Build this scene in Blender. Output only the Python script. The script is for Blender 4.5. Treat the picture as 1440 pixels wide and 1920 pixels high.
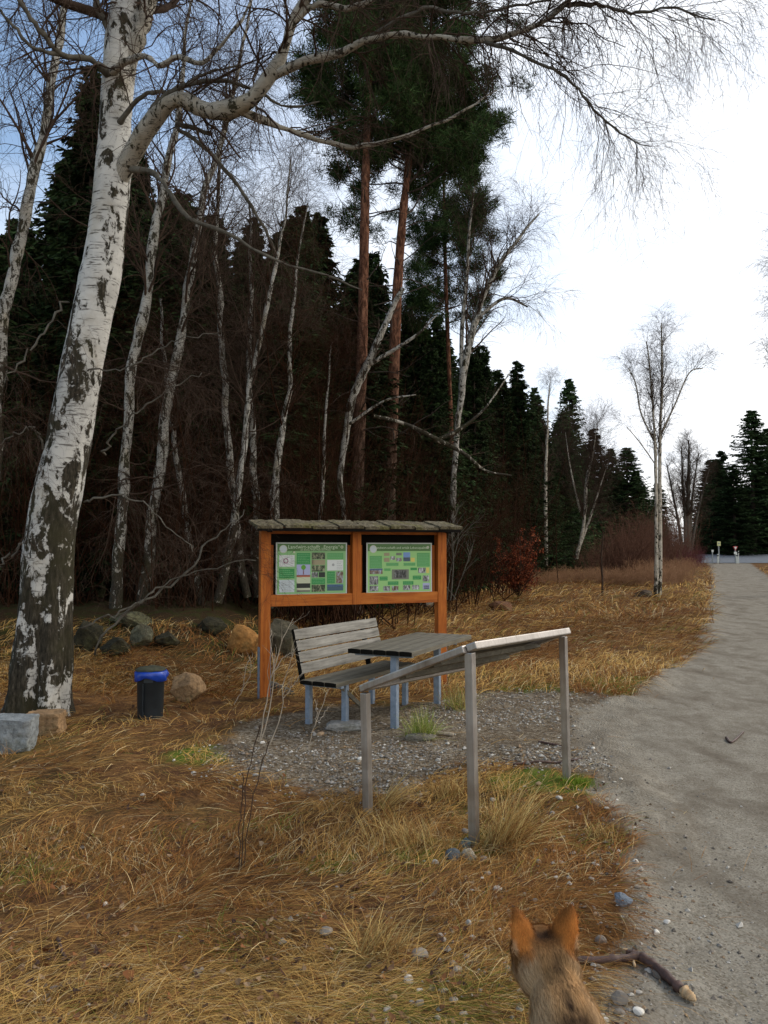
import bpy, bmesh, math, random
import numpy as np
from mathutils import Vector, Matrix

# ------------------------------------------------------------------ scene, camera, sky, sun
sc = bpy.context.scene
for o in list(bpy.data.objects): bpy.data.objects.remove(o)
COL = sc.collection
CAM_H = 1.65; F = 1500.0; PITCH = math.radians(2.67)
cd = bpy.data.cameras.new('camera'); cam = bpy.data.objects.new('camera', cd); COL.objects.link(cam)
cam.location = (0, 0, CAM_H); cam.rotation_euler = (math.radians(90) + PITCH, 0, 0)
cd.sensor_fit = 'VERTICAL'; cd.sensor_height = 36; cd.lens = F / 1920 * 36
cd.clip_start = 0.05; cd.clip_end = 2500
sc.camera = cam
sc.render.engine = 'CYCLES'
sc.view_settings.view_transform = 'Standard'; sc.view_settings.look = 'None'
sc.view_settings.exposure = 0.42; sc.view_settings.gamma = 1
sc.cycles.max_bounces = 5; sc.cycles.diffuse_bounces = 2; sc.cycles.glossy_bounces = 2
sc.cycles.transparent_max_bounces = 4

SUN_EL = math.radians(38); SUN_AZ = math.radians(62)      # azimuth clockwise from +Y: ahead and to the right, behind cloud
w = bpy.data.worlds.new('World'); sc.world = w; w.use_nodes = True
nt = w.node_tree; nt.nodes.clear()
def NN(t, ty, **kw):
    n = t.nodes.new(ty)
    for k, v in kw.items():
        if k in n.inputs: n.inputs[k].default_value = v
        else: setattr(n, k, v)
    return n
out = NN(nt, 'ShaderNodeOutputWorld')
sky = NN(nt, 'ShaderNodeTexSky'); sky.sky_type = 'NISHITA'; sky.sun_disc = False
sky.sun_elevation = SUN_EL; sky.sun_rotation = SUN_AZ; sky.air_density = 1.2; sky.dust_density = 1.0
bg1 = NN(nt, 'ShaderNodeBackground', Strength=0.15); nt.links.new(sky.outputs[0], bg1.inputs[0])
tc = NN(nt, 'ShaderNodeTexCoord')
sep = NN(nt, 'ShaderNodeSeparateXYZ'); nt.links.new(tc.outputs['Generated'], sep.inputs[0])
def M(t, op, a, b=None, c=None, clamp=False):
    n = t.nodes.new('ShaderNodeMath'); n.operation = op; n.use_clamp = clamp
    for i, v in enumerate((a, b, c)):
        if v is None: continue
        if isinstance(v, (int, float)): n.inputs[i].default_value = v
        else: t.links.new(v, n.inputs[i])
    return n.outputs[0]
zz = M(nt, 'ADD', M(nt, 'MAXIMUM', sep.outputs[2], 0.0), 0.25)
cmb = NN(nt, 'ShaderNodeCombineXYZ')
nt.links.new(M(nt, 'DIVIDE', sep.outputs[0], zz), cmb.inputs[0]); nt.links.new(M(nt, 'DIVIDE', sep.outputs[1], zz), cmb.inputs[1])
nz = NN(nt, 'ShaderNodeTexNoise', Scale=1.15, Detail=9.0, Roughness=0.55, Distortion=0.25)
mp = NN(nt, 'ShaderNodeMapping'); mp.inputs['Location'].default_value = (3.1, 1.3, 0.4)
nt.links.new(cmb.outputs[0], mp.inputs[0]); nt.links.new(mp.outputs[0], nz.inputs['Vector'])
# cloud cover thickens towards the veiled sun on the right
side = M(nt, 'ADD', M(nt, 'MULTIPLY', sep.outputs[0], 1.0), M(nt, 'MULTIPLY', sep.outputs[2], -0.38))
cov = M(nt, 'ADD', M(nt, 'MULTIPLY', nz.outputs[0], 3.4), M(nt, 'ADD', M(nt, 'MULTIPLY', side, 1.45), -0.78), clamp=True)
nz2 = NN(nt, 'ShaderNodeTexNoise', Scale=0.7, Detail=4.0, Roughness=0.5)
nt.links.new(mp.outputs[0], nz2.inputs['Vector'])
glow = M(nt, 'ADD', M(nt, 'MULTIPLY', side, 1.3), M(nt, 'MULTIPLY', nz2.outputs[0], 3.0))
glow = M(nt, 'ADD', glow, -1.18, clamp=True)
ccol = NN(nt, 'ShaderNodeMix', data_type='RGBA')
ccol.inputs[6].default_value = (0.74, 0.80, 0.90, 1); ccol.inputs[7].default_value = (1.30, 1.27, 1.22, 1)
nt.links.new(glow, ccol.inputs[0])
bg2 = NN(nt, 'ShaderNodeBackground', Strength=1.0); nt.links.new(ccol.outputs[2], bg2.inputs[0])
mx = NN(nt, 'ShaderNodeMixShader'); nt.links.new(cov, mx.inputs[0]); nt.links.new(bg1.outputs[0], mx.inputs[1]); nt.links.new(bg2.outputs[0], mx.inputs[2])
nt.links.new(mx.outputs[0], out.inputs[0])
sl = bpy.data.lights.new('sun', 'SUN'); sl.energy = 1.2; sl.angle = math.radians(14); sl.color = (1, 0.95, 0.88)
so = bpy.data.objects.new('sun', sl); COL.objects.link(so)
sd = Vector((math.sin(SUN_AZ) * math.cos(SUN_EL), math.cos(SUN_AZ) * math.cos(SUN_EL), math.sin(SUN_EL)))
so.rotation_euler = sd.to_track_quat('Z', 'Y').to_euler(); so.location = (20, 10, 30)

# ------------------------------------------------------------------ helpers
rng = np.random.default_rng(7)
random.seed(7)
cp, sp = math.cos(PITCH), math.sin(PITCH)
def ray(px, py):
    x = (np.asarray(px, float) - 720) / F; y = (960 - np.asarray(py, float)) / F
    return np.stack([x, cp - y * sp, y * cp + sp], -1)
def W(px, py, Y):
    d = ray(px, py); t = np.asarray(Y, float) / d[..., 1]
    p = d * t[..., None] if d.ndim > 1 else d * t
    p = p + np.array([0, 0, CAM_H]); return p
def G(px, py, z=0.0):
    d = ray(px, py); t = (z - CAM_H) / d[..., 2]
    return d * (t[..., None] if d.ndim > 1 else t) + np.array([0, 0, CAM_H])

def GT(px, py):
    d = ray(px, py); t = (0 - CAM_H) / d[2]; prev = 1.0
    for tt in np.linspace(1.2, 60, 1500):
        p = d * tt / d[1] + np.array([0, 0, CAM_H])
        if p[2] <= float(bank(p[0], p[1])): return p
    return d * t + np.array([0, 0, CAM_H])
def _h(ix, iy, iz, s):
    n = (ix * 374761393 + iy * 668265263 + iz * 2147483647 + s * 974634777) & 0xffffffff
    n = ((n ^ (n >> 13)) * 1274126177) & 0xffffffff
    n = n ^ (n >> 16)
    return (n & 0xffffff) / float(0xffffff)
def vnoise(P, s=0):
    P = np.asarray(P, float); I = np.floor(P).astype(np.int64); f = P - I; f = f * f * (3 - 2 * f)
    r = 0
    for dx in (0, 1):
        for dy in (0, 1):
            for dz in (0, 1):
                wgt = (f[..., 0] if dx else 1 - f[..., 0]) * (f[..., 1] if dy else 1 - f[..., 1]) * (f[..., 2] if dz else 1 - f[..., 2])
                r = r + wgt * _h(I[..., 0] + dx, I[..., 1] + dy, I[..., 2] + dz, s)
    return r
def fbm(P, o=4, s=0):
    P = np.asarray(P, float); a = 1; t = 0; r = 0
    for i in range(o):
        r = r + a * (vnoise(P * 2 ** i + 17.3 * i, s + i) - 0.5); t += a; a *= 0.5
    return r / t
def xyz(x, y, z=0.0):
    x = np.asarray(x, float); return np.stack([x, np.asarray(y, float), np.zeros_like(x) + z], -1)

def mk(name, V, Fs, mats, parent=None, mi=None, smooth=True, attrs=None, loc=None, link=True):
    """V (n,3); Fs list of (m,k) int arrays; mi list of material indices (scalar or array) per block"""
    V = np.asarray(V, np.float32)
    me = bpy.data.meshes.new(name); me.vertices.add(len(V)); me.vertices.foreach_set('co', V.ravel())
    Fs = [np.asarray(f, np.int32) for f in Fs if len(f)]
    nl = sum(f.size for f in Fs); npl = sum(len(f) for f in Fs)
    me.loops.add(nl); me.polygons.add(npl)
    me.loops.foreach_set('vertex_index', np.concatenate([f.ravel() for f in Fs]))
    tot = np.concatenate([np.full(len(f), f.shape[1], np.int32) for f in Fs])
    st = np.zeros(npl, np.int32); st[1:] = np.cumsum(tot)[:-1]
    me.polygons.foreach_set('loop_start', st); me.polygons.foreach_set('loop_total', tot)
    if mi is not None:
        me.polygons.foreach_set('material_index', np.concatenate([np.broadcast_to(np.asarray(m_, np.int32), (len(f),)) for m_, f in zip(mi, Fs)]))
    me.polygons.foreach_set('use_smooth', np.full(npl, bool(smooth)))
    if attrs:
        for k, a in attrs.items():
            a = np.asarray(a, np.float32)
            if a.ndim == 2:
                if a.shape[1] == 3: a = np.concatenate([a, np.ones((len(a), 1), np.float32)], 1)
                at = me.attributes.new(k, 'FLOAT_COLOR', 'POINT'); at.data.foreach_set('color', a.ravel())
            else:
                at = me.attributes.new(k, 'FLOAT', 'POINT'); at.data.foreach_set('value', a)
    me.update(calc_edges=True)
    for m_ in (mats if isinstance(mats, (list, tuple)) else [mats]): me.materials.append(m_)
    o = bpy.data.objects.new(name, me)
    if parent is not None: o.parent = parent
    if loc is not None: o.location = loc
    if link: COL.objects.link(o)
    return o
def tag(o, label=None, cat=None, group=None, kind=None):
    if label: o['label'] = label
    if cat: o['category'] = cat
    if group: o['group'] = group
    if kind: o['kind'] = kind
    return o
def thing(name, loc, label, cat, group=None, rz=0):
    o = bpy.data.objects.new(name, None); COL.objects.link(o); o.location = tuple(map(float, loc)); o.rotation_euler = (0, 0, rz)
    o.empty_display_size = 0.2
    return tag(o, label, cat, group)

class MB:
    """collects solids into one mesh"""
    def __init__(s): s.V = []; s.F = []; s.m = []; s.n = 0
    def add(s, V, Fs, m=0):
        V = np.asarray(V, float)
        for f in Fs:
            s.F.append(np.asarray(f, int) + s.n); s.m.append(m)
        s.V.append(V); s.n += len(V); return s
    def box(s, c, sz, R=None, m=0, bev=0.0):
        sz = np.asarray(sz, float) / 2
        if bev > 0:
            bm = bmesh.new(); bmesh.ops.create_cube(bm, size=1)
            for v in bm.verts: v.co = Vector([v.co[i] * 2 * sz[i] for i in range(3)])
            bmesh.ops.bevel(bm, geom=list(bm.edges), offset=bev, segments=2, affect='EDGES', profile=0.6)
            V = np.array([v.co[:] for v in bm.verts]); bm.verts.index_update()
            q = [[v.index for v in f.verts] for f in bm.faces if len(f.verts) == 4]; t = [[v.index for v in f.verts] for f in bm.faces if len(f.verts) == 3]
            bm.free(); Fs = [x for x in (q, t) if x]
        else:
            V = np.array([[x, y, z] for x in (-1, 1) for y in (-1, 1) for z in (-1, 1)]) * sz
            Fs = [[[0, 1, 3, 2], [4, 6, 7, 5], [0, 4, 5, 1], [2, 3, 7, 6], [0, 2, 6, 4], [1, 5, 7, 3]]]
        if R is not None: V = V @ np.asarray(R).T
        return s.add(V + np.asarray(c, float), Fs, m)
    def bar(s, a, b, wd, th, up=(0, 0, 1), m=0, bev=0.0):
        """box from a to b; wd across, th along 'up'"""
        a = np.asarray(a, float); b = np.asarray(b, float); y = b - a; L = np.linalg.norm(y); y = y / L
        x = np.cross(y, up); x /= np.linalg.norm(x); z = np.cross(x, y)
        return s.box((a + b) / 2, (wd, L, th), np.stack([x, y, z], 1), m, bev)
    def build(s, name, mats, parent=None, smooth=False, loc=None, attrs=None):
        return mk(name, np.concatenate(s.V), s.F, mats, parent, s.m, smooth, attrs, loc)

def cr(pts, K):
    """Catmull-Rom resample of (n,d) to K points"""
    P = np.asarray(pts, float); n = len(P)
    P2 = np.vstack([2 * P[0] - P[1], P, 2 * P[-1] - P[-2]])
    u = np.linspace(0, n - 1 - 1e-6, K); i = u.astype(int); f = (u - i)[:, None]
    a, b, c, d = P2[i], P2[i + 1], P2[i + 2], P2[i + 3]
    return 0.5 * ((2 * b) + (-a + c) * f + (2 * a - 5 * b + 4 * c - d) * f ** 2 + (-a + 3 * b - 3 * c + d) * f ** 3)

def tubes(P, R, S):
    """P (N,K,3), R (N,K) -> V, quads"""
    N, K, _ = P.shape
    T = np.gradient(P, axis=1); T /= np.linalg.norm(T, axis=2, keepdims=True) + 1e-9
    d = P[:, -1] - P[:, 0]; ref = np.where(np.abs(d[:, 2:3]) > 0.8 * np.linalg.norm(d, axis=1, keepdims=True), [[1., 0.13, 0]], [[0.1, 0.05, 1.]])[:, None]
    A = np.cross(T, ref); A /= np.linalg.norm(A, axis=2, keepdims=True) + 1e-9
    B = np.cross(T, A)
    an = np.arange(S) * 2 * np.pi / S
    V = P[:, :, None] + R[:, :, None, None] * (A[:, :, None] * np.cos(an)[None, None, :, None] + B[:, :, None] * np.sin(an)[None, None, :, None])
    i = np.arange(N)[:, None, None] * K * S; k = np.arange(K - 1)[None, :, None] * S; s_ = np.arange(S)[None, None]; s2 = (s_ + 1) % S
    Q = np.stack([i + k + s_, i + k + s2, i + k + S + s2, i + k + S + s_], -1).reshape(-1, 4)
    return V.reshape(-1, 3), Q

def grow(P, R, n, t0, t1, L, ang, droop, K, wig=0.15, rf=0.5, tip=0.25, shape=0.5, up=0.0, rmin=0.0, rg=rng, flat=None, Rmul=None):
    """children of polylines. L absolute length; ang degrees from parent tangent"""
    N, KP, _ = P.shape; idx = np.repeat(np.arange(N), n); Mn = len(idx)
    t = rg.uniform(t0, t1, Mn); u = t * (KP - 1); i = np.minimum(u.astype(int), KP - 2); f = (u - i)[:, None]
    p0 = P[idx, i] * (1 - f) + P[idx, i + 1] * f; tan = P[idx, i + 1] - P[idx, i]; tan /= np.linalg.norm(tan, axis=1, keepdims=True) + 1e-9
    r0 = R[idx, i] * (1 - f[:, 0]) + R[idx, i + 1] * f[:, 0]
    rd = rg.normal(size=(Mn, 3)); pr = rd - (rd * tan).sum(1, keepdims=True) * tan; pr /= np.linalg.norm(pr, axis=1, keepdims=True) + 1e-9
    a = np.radians(rg.normal(ang, ang * 0.22, Mn))[:, None]
    d = np.cos(a) * tan + np.sin(a) * pr
    if flat is not None: d[:, 2] *= flat
    d[:, 2] += up; d /= np.linalg.norm(d, axis=1, keepdims=True)
    ln = L * rg.uniform(0.55, 1.25, Mn) * (1 - shape * (t - t0) / max(1e-6, t1 - t0))
    out = np.zeros((Mn, K, 3)); out[:, 0] = p0
    st = (ln / (K - 1))[:, None]
    for k in range(1, K):
        d = d + rg.normal(size=(Mn, 3)) * wig; d[:, 2] -= droop * (0.5 + k / K); d /= np.linalg.norm(d, axis=1, keepdims=True)
        out[:, k] = out[:, k - 1] + d * st
    rr = np.maximum(r0 * rf, rmin)
    Rn = rr[:, None] * np.linspace(1, tip, K)[None]
    return out, np.maximum(Rn, rmin * 0.6)

# ------------------------------------------------------------------ materials
def mat(name, rough=0.85, spec=0.3, metal=0.0):
    m_ = bpy.data.materials.new(name); m_.use_nodes = True; b = m_.node_tree.nodes['Principled BSDF']
    b.inputs['Roughness'].default_value = rough; b.inputs['Metallic'].default_value = metal
    b.inputs['Specular IOR Level'].default_value = spec
    return m_, m_.node_tree, b
def ramp(t, fac, stops):
    n = t.nodes.new('ShaderNodeValToRGB'); e = n.color_ramp.elements
    while len(e) < len(stops): e.new(0.5)
    for i, (p, c) in enumerate(stops): e[i].position = p; e[i].color = (*c, 1) if len(c) == 3 else c
    t.links.new(fac, n.inputs[0]); return n.outputs[0]
def noise(t, vec, scale, detail=4, rough=0.6, dist=0.0, stretch=None):
    if stretch is not None:
        mpn = t.nodes.new('ShaderNodeMapping'); mpn.inputs['Scale'].default_value = stretch; t.links.new(vec, mpn.inputs[0]); vec = mpn.outputs[0]
    n = NN(t, 'ShaderNodeTexNoise', Scale=scale, Detail=detail, Roughness=rough, Distortion=dist); t.links.new(vec, n.inputs['Vector']); return n.outputs[0]
def mixc(t, f, a, b, bl='MIX'):
    n = NN(t, 'ShaderNodeMix', data_type='RGBA', blend_type=bl)
    for i, v in ((0, f), (6, a), (7, b)):
        if isinstance(v, (int, float)): n.inputs[i].default_value = v
        elif isinstance(v, tuple): n.inputs[i].default_value = (*v, 1)
        else: t.links.new(v, n.inputs[i])
    return n.outputs[2]
def bump(t, b, h, dist=0.01, st=0.6):
    n = NN(t, 'ShaderNodeBump', Distance=dist, Strength=st); t.links.new(h, n.inputs['Height']); t.links.new(n.outputs[0], b.inputs['Normal'])
def objc(t): return t.nodes.new('ShaderNodeTexCoord').outputs['Object']
def geop(t): return t.nodes.new('ShaderNodeNewGeometry').outputs['Position']
def simple(name, c1, c2, scale=8, rough=0.85, spec=0.04, metal=0, stretch=None, bd=0.003, world=False, pos=(0.3, 0.7)):
    m_, t, b = mat(name, rough, spec, metal); v = geop(t) if world else objc(t)
    f = noise(t, v, scale, 6, 0.65, 0.2, stretch)
    t.links.new(ramp(t, f, [(pos[0], c1), (pos[1], c2)]), b.inputs['Base Color'])
    if bd: bump(t, b, f, bd, 0.5)
    return m_
def attrmat(name, attr='col', rough=0.9, spec=0.15, trans=0.0, vary=0.0):
    m_, t, b = mat(name, rough, spec)
    a = NN(t, 'ShaderNodeAttribute'); a.attribute_name = attr; c = a.outputs['Color']
    t.links.new(c, b.inputs['Base Color'])
    return m_

M_twig = simple('twig_bark', (0.03, 0.019, 0.013), (0.09, 0.060, 0.042), 6, bd=0)
M_twigred = simple('reddish_twig_bark', (0.012, 0.0055, 0.003), (0.052, 0.022, 0.010), 5, bd=0)
M_limb = simple('grey_limb_bark', (0.05, 0.045, 0.035), (0.16, 0.145, 0.115), 9, bd=0.004)
M_thick = simple('thicket_twig_bark', (.055, .028, .018), (.17, .085, .055), 5, bd=0)
M_dry = simple('pale_dry_stem', (0.22, 0.17, 0.12), (0.5, 0.42, 0.32), 9, bd=0)

def birch_mat(name, base_h, sc_=1.0, white=(0.62, 0.60, 0.55), amount=0.0):
    m_, t, b = mat(name, 0.85, 0.08); v = objc(t)
    z = NN(t, 'ShaderNodeSeparateXYZ'); t.links.new(v, z.inputs[0])
    n1 = noise(t, v, 5.5 * sc_, 5, 0.6, 0.7, (1, 1, 0.42))
    n2 = noise(t, v, 16 * sc_, 4, 0.7, 0.6, (1, 1, 0.8))
    n3 = noise(t, v, 5 * sc_, 6, 0.72, 0.3, (1, 1, 9))
    # threshold: more dark bark low down
    low = M(t, 'MULTIPLY', M(t, 'SUBTRACT', 1.0, M(t, 'DIVIDE', z.outputs[2], base_h), clamp=True), 0.135)
    s1 = M(t, 'ADD', M(t, 'MULTIPLY', n1, 0.7), M(t, 'MULTIPLY', n2, 0.3))
    thr = M(t, 'ADD', 0.462 + amount, low)
    patch = M(t, 'MULTIPLY', M(t, 'SUBTRACT', thr, s1), 30.0, clamp=True)
    line = M(t, 'MULTIPLY', M(t, 'SUBTRACT', 0.43 + amount * 0.5, n3), 16.0, clamp=True)
    line = M(t, 'MULTIPLY', line, M(t, 'SUBTRACT', 1.0, M(t, 'MULTIPLY', low, 2.5)))
    dark = M(t, 'MAXIMUM', patch, M(t, 'MULTIPLY', line, 0.85))
    n4 = noise(t, v, 40 * sc_, 5, 0.7, 0, (1, 1, 0.25)); n5 = noise(t, v, 1.6 * sc_, 4, 0.6)
    wc = ramp(t, noise(t, v, 2.2 * sc_, 6, 0.7), [(0.3, tuple(x * 0.62 for x in white)), (0.55, white), (0.8, (white[0] * 1.12, white[1] * 1.1, white[2] * 1.06))])
    wc = mixc(t, M(t, 'MULTIPLY', ramp(t, n5, [(0.52, (0, 0, 0)), (0.66, (1, 1, 1))]), 0.5), wc, (0.30, 0.24, 0.15))
    dc = ramp(t, n4, [(0.3, (0.008, 0.007, 0.005)), (0.52, (0.04, 0.034, 0.024)), (0.75, (0.12, 0.10, 0.07))])
    dc = mixc(t, ramp(t, n5, [(0.45, (0, 0, 0)), (0.6, (0.7, 0.7, 0.7))]), dc, (0.04, 0.036, 0.018))
    t.links.new(mixc(t, dark, wc, dc), b.inputs['Base Color'])
    bump(t, b, M(t, 'SUBTRACT', M(t, 'MULTIPLY', n4, 0.5), M(t, 'MULTIPLY', dark, 0.6)), 0.012 / sc_, 0.8)
    return m_
M_birch = birch_mat('large_birch_bark', 4.2, 1.0, (0.54, 0.52, 0.47))
M_birch_s = birch_mat('birch_bark', 2.2, 2.2, (0.40, 0.38, 0.33), 0.03)
M_birch_l = birch_mat('birch_limb_bark', 0.5, 2.4, (0.36, 0.33, 0.27), 0.005)
M_birch_far = birch_mat('pale_birch_bark', 1.0, 2.0, (0.50, 0.45, 0.36), 0.0)

def pine_mat():
    m_, t, b = mat('pine_bark', 0.95, 0.03); v = objc(t)
    z = NN(t, 'ShaderNodeSeparateXYZ'); t.links.new(v, z.inputs[0])
    n = noise(t, v, 14, 6, 0.7, 0.4, (1, 1, 0.3))
    lo = ramp(t, n, [(0.35, (0.012, 0.009, 0.007)), (0.62, (0.13, 0.09, 0.065))]); hi = ramp(t, n, [(0.36, (0.03, 0.014, 0.009)), (0.5, (0.11, 0.05, 0.03)), (0.64, (0.25, 0.12, 0.07))])
    t.links.new(mixc(t, M(t, 'MULTIPLY', M(t, 'SUBTRACT', z.outputs[2], 3.0), 0.25, clamp=True), lo, hi), b.inputs['Base Color'])
    bump(t, b, n, 0.02, 0.9); return m_
M_pine = pine_mat()
M_sprbark = simple('spruce_bark', (0.025, 0.02, 0.016), (0.09, 0.07, 0.055), 12, stretch=(1, 1, 0.3))
M_spr = attrmat('spruce_needles', 'col', 0.9, 0.02)
M_needle = attrmat('pine_needles', 'col', 0.85, 0.02)
M_leaf = attrmat('dry_leaves', 'col', 0.8, 0.06)
M_grass = attrmat('dry_grass_blades', 'col', 0.85, 0.04)

# ------------------------------------------------------------------ ground
def pxl(pts): return np.array([G(x, y)[:2] for x, y in pts])
PATH_L = pxl([(1322, 1053), (1332, 1062), (1336, 1080), (1335, 1105), (1328, 1150), (1310, 1200), (1268, 1248), (1195, 1290), (1110, 1330), (1085, 1380), (1105, 1440), (1135, 1490), (1175, 1560), (1190, 1640), (1180, 1720), (1150, 1800), (1120, 1900)])
PATH_R = pxl([(1402, 1053), (1425, 1070), (1450, 1085), (1500, 1110), (1600, 1160), (1800, 1250)])
GRAV = pxl([(400, 1400), (470, 1352), (560, 1335), (650, 1322), (760, 1325), (900, 1300), (1000, 1298), (1130, 1315), (1210, 1300), (1200, 1400), (1180, 1480), (1110, 1462), (1030, 1440), (960, 1432), (880, 1425), (800, 1452), (720, 1490), (600, 1490), (500, 1470), (430, 1452)])
def poly_sd(P, poly):
    """signed distance, positive inside"""
    x, y = P[..., 0], P[..., 1]; n = len(poly); d = np.full(x.shape, 1e9); ins = np.zeros(x.shape, bool)
    for i in range(n):
        a = poly[i]; b = poly[(i + 1) % n]; e = b - a
        wx, wy = x - a[0], y - a[1]; h = np.clip((wx * e[0] + wy * e[1]) / (e @ e), 0, 1)
        d = np.minimum(d, np.hypot(wx - h * e[0], wy - h * e[1]))
        c = ((a[1] > y) != (b[1] > y)) & (x < (b[0] - a[0]) * (y - a[1]) / (b[1] - a[1] + 1e-12) + a[0]); ins ^= c
    return np.where(ins, d, -d)
def pathL(Y):
    o = np.argsort(PATH_L[:, 1]); return np.interp(Y, PATH_L[o, 1], PATH_L[o, 0])
def pathR(Y):
    o = np.argsort(PATH_R[:, 1]); return np.interp(Y, PATH_R[o, 1], PATH_R[o, 0])
ROADY = 97.0
def masks(x, y):
    """path, gravel in metres of signed distance (jittered)"""
    P = xyz(x, y); j = fbm(P * 2.2, 4, 3) * 0.35 * np.clip(y / 6, 0.6, 2.0) + fbm(P * 9, 3, 5) * 0.16
    sp_ = np.minimum(x - pathL(y), np.maximum(pathR(y), pathL(y) + 2.2) - x) + j
    sp_ = np.where(y > ROADY - 1, -1, sp_)
    sg = poly_sd(P[..., :2], GRAV) + j * 0.8
    return sp_, sg
def bank(x, y):
    # forest floor on the left is raised; drops to the meadow on the right
    a = np.clip((y - 9.6 - 0.25 * np.maximum(0, x + 3)) / 3.6, 0, 1); a = a * a * (3 - 2 * a)
    b = np.clip((-0.4 - x - 0.02 * y) / 2.6, 0, 1); b = b * b * (3 - 2 * b)
    return 0.72 * a * b
def hgt(x, y, fine=True):
    P = xyz(x, y); sp_, sg = masks(x, y); soft = np.clip(1 - np.maximum(sp_, sg) / 0.5, 0, 1)
    far = np.clip((y - 20) / 60, 0, 1)
    h = bank(x, y) + fbm(P * 0.5, 3, 11) * 0.16 * soft * np.clip((y - 2) / 5, 0.15, 1) * (1 - far)
    h = h + fbm(P * 2.6, 3, 12) * 0.10 * soft * np.clip(1.3 - y / 30, 0, 1)
    if fine: h = h + (fbm(P * 12, 3, 13) * 0.035 + fbm(P * 30, 2, 14) * 0.012) * (0.12 + soft) * np.clip(1.2 - y / 25, 0, 1)
    h = h - 0.04 * np.clip(sp_ / 0.5, 0, 1) + 0.012 * np.clip(sg, 0, 0.5)
    # keep bases of built things level
    return h * np.clip(1.0 - (y > ROADY - 3) * 1.0, 0, 1)

def spacing(segs):
    out = [segs[0][0]]
    for a, b, s0, s1 in segs:
        x = a
        while x < b:
            f = (x - a) / (b - a); x += s0 * (s1 / s0) ** f; out.append(min(x, b))
    return np.unique(np.round(out, 4))
ys = spacing([(-40, -2, 5, .5), (-2, 1.2, .4, .06), (1.2, 6, .03, .035), (6, 12, .035, .07), (12, 100, .07, 1.2), (100, 900, 1.5, 80)])
xh = spacing([(0, 5, .035, .045), (5, 12, .045, .15), (12, 60, .15, 2.0), (60, 700, 2.5, 70)])
xs = np.concatenate([-xh[::-1][:-1], xh])
XX, YY = np.meshgrid(xs, ys); ZZ = hgt(XX, YY)
sp_, sg = masks(XX, YY)
wp = np.clip(0.5 + sp_ * np.clip(3.5 - YY / 20, 0.8, 3.5), 0, 1).ravel(); wg = np.clip(0.5 + sg * 2.6, 0, 1).ravel()
mossP = [(990, 1462, .5), (1065, 1475, .45), (800, 1590, .4), (905, 1580, .35), (560, 1375, .5), (380, 1420, .5), (615, 1620, .25), (1180, 1290, 1.0), (1000, 1300, .8), (780, 1360, .35)]
ms = np.zeros(XX.shape)
for a, b_, r_ in mossP:
    g = G(a, b_); ms = np.maximum(ms, np.exp(-((XX - g[0]) ** 2 + (YY - g[1]) ** 2) / (r_ * 0.62) ** 2))
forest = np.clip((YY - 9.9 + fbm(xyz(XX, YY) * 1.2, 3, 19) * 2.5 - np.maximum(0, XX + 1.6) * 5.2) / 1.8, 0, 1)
ni = len(ys); nj = len(xs); I = np.arange(ni * nj).reshape(ni, nj)
Q = np.stack([I[:-1, :-1], I[:-1, 1:], I[1:, 1:], I[1:, :-1]], -1).reshape(-1, 4)
GV = np.stack([XX, YY, ZZ], -1).reshape(-1, 3)
mask = np.stack([wp, wg, ms.ravel()], 1)

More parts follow.
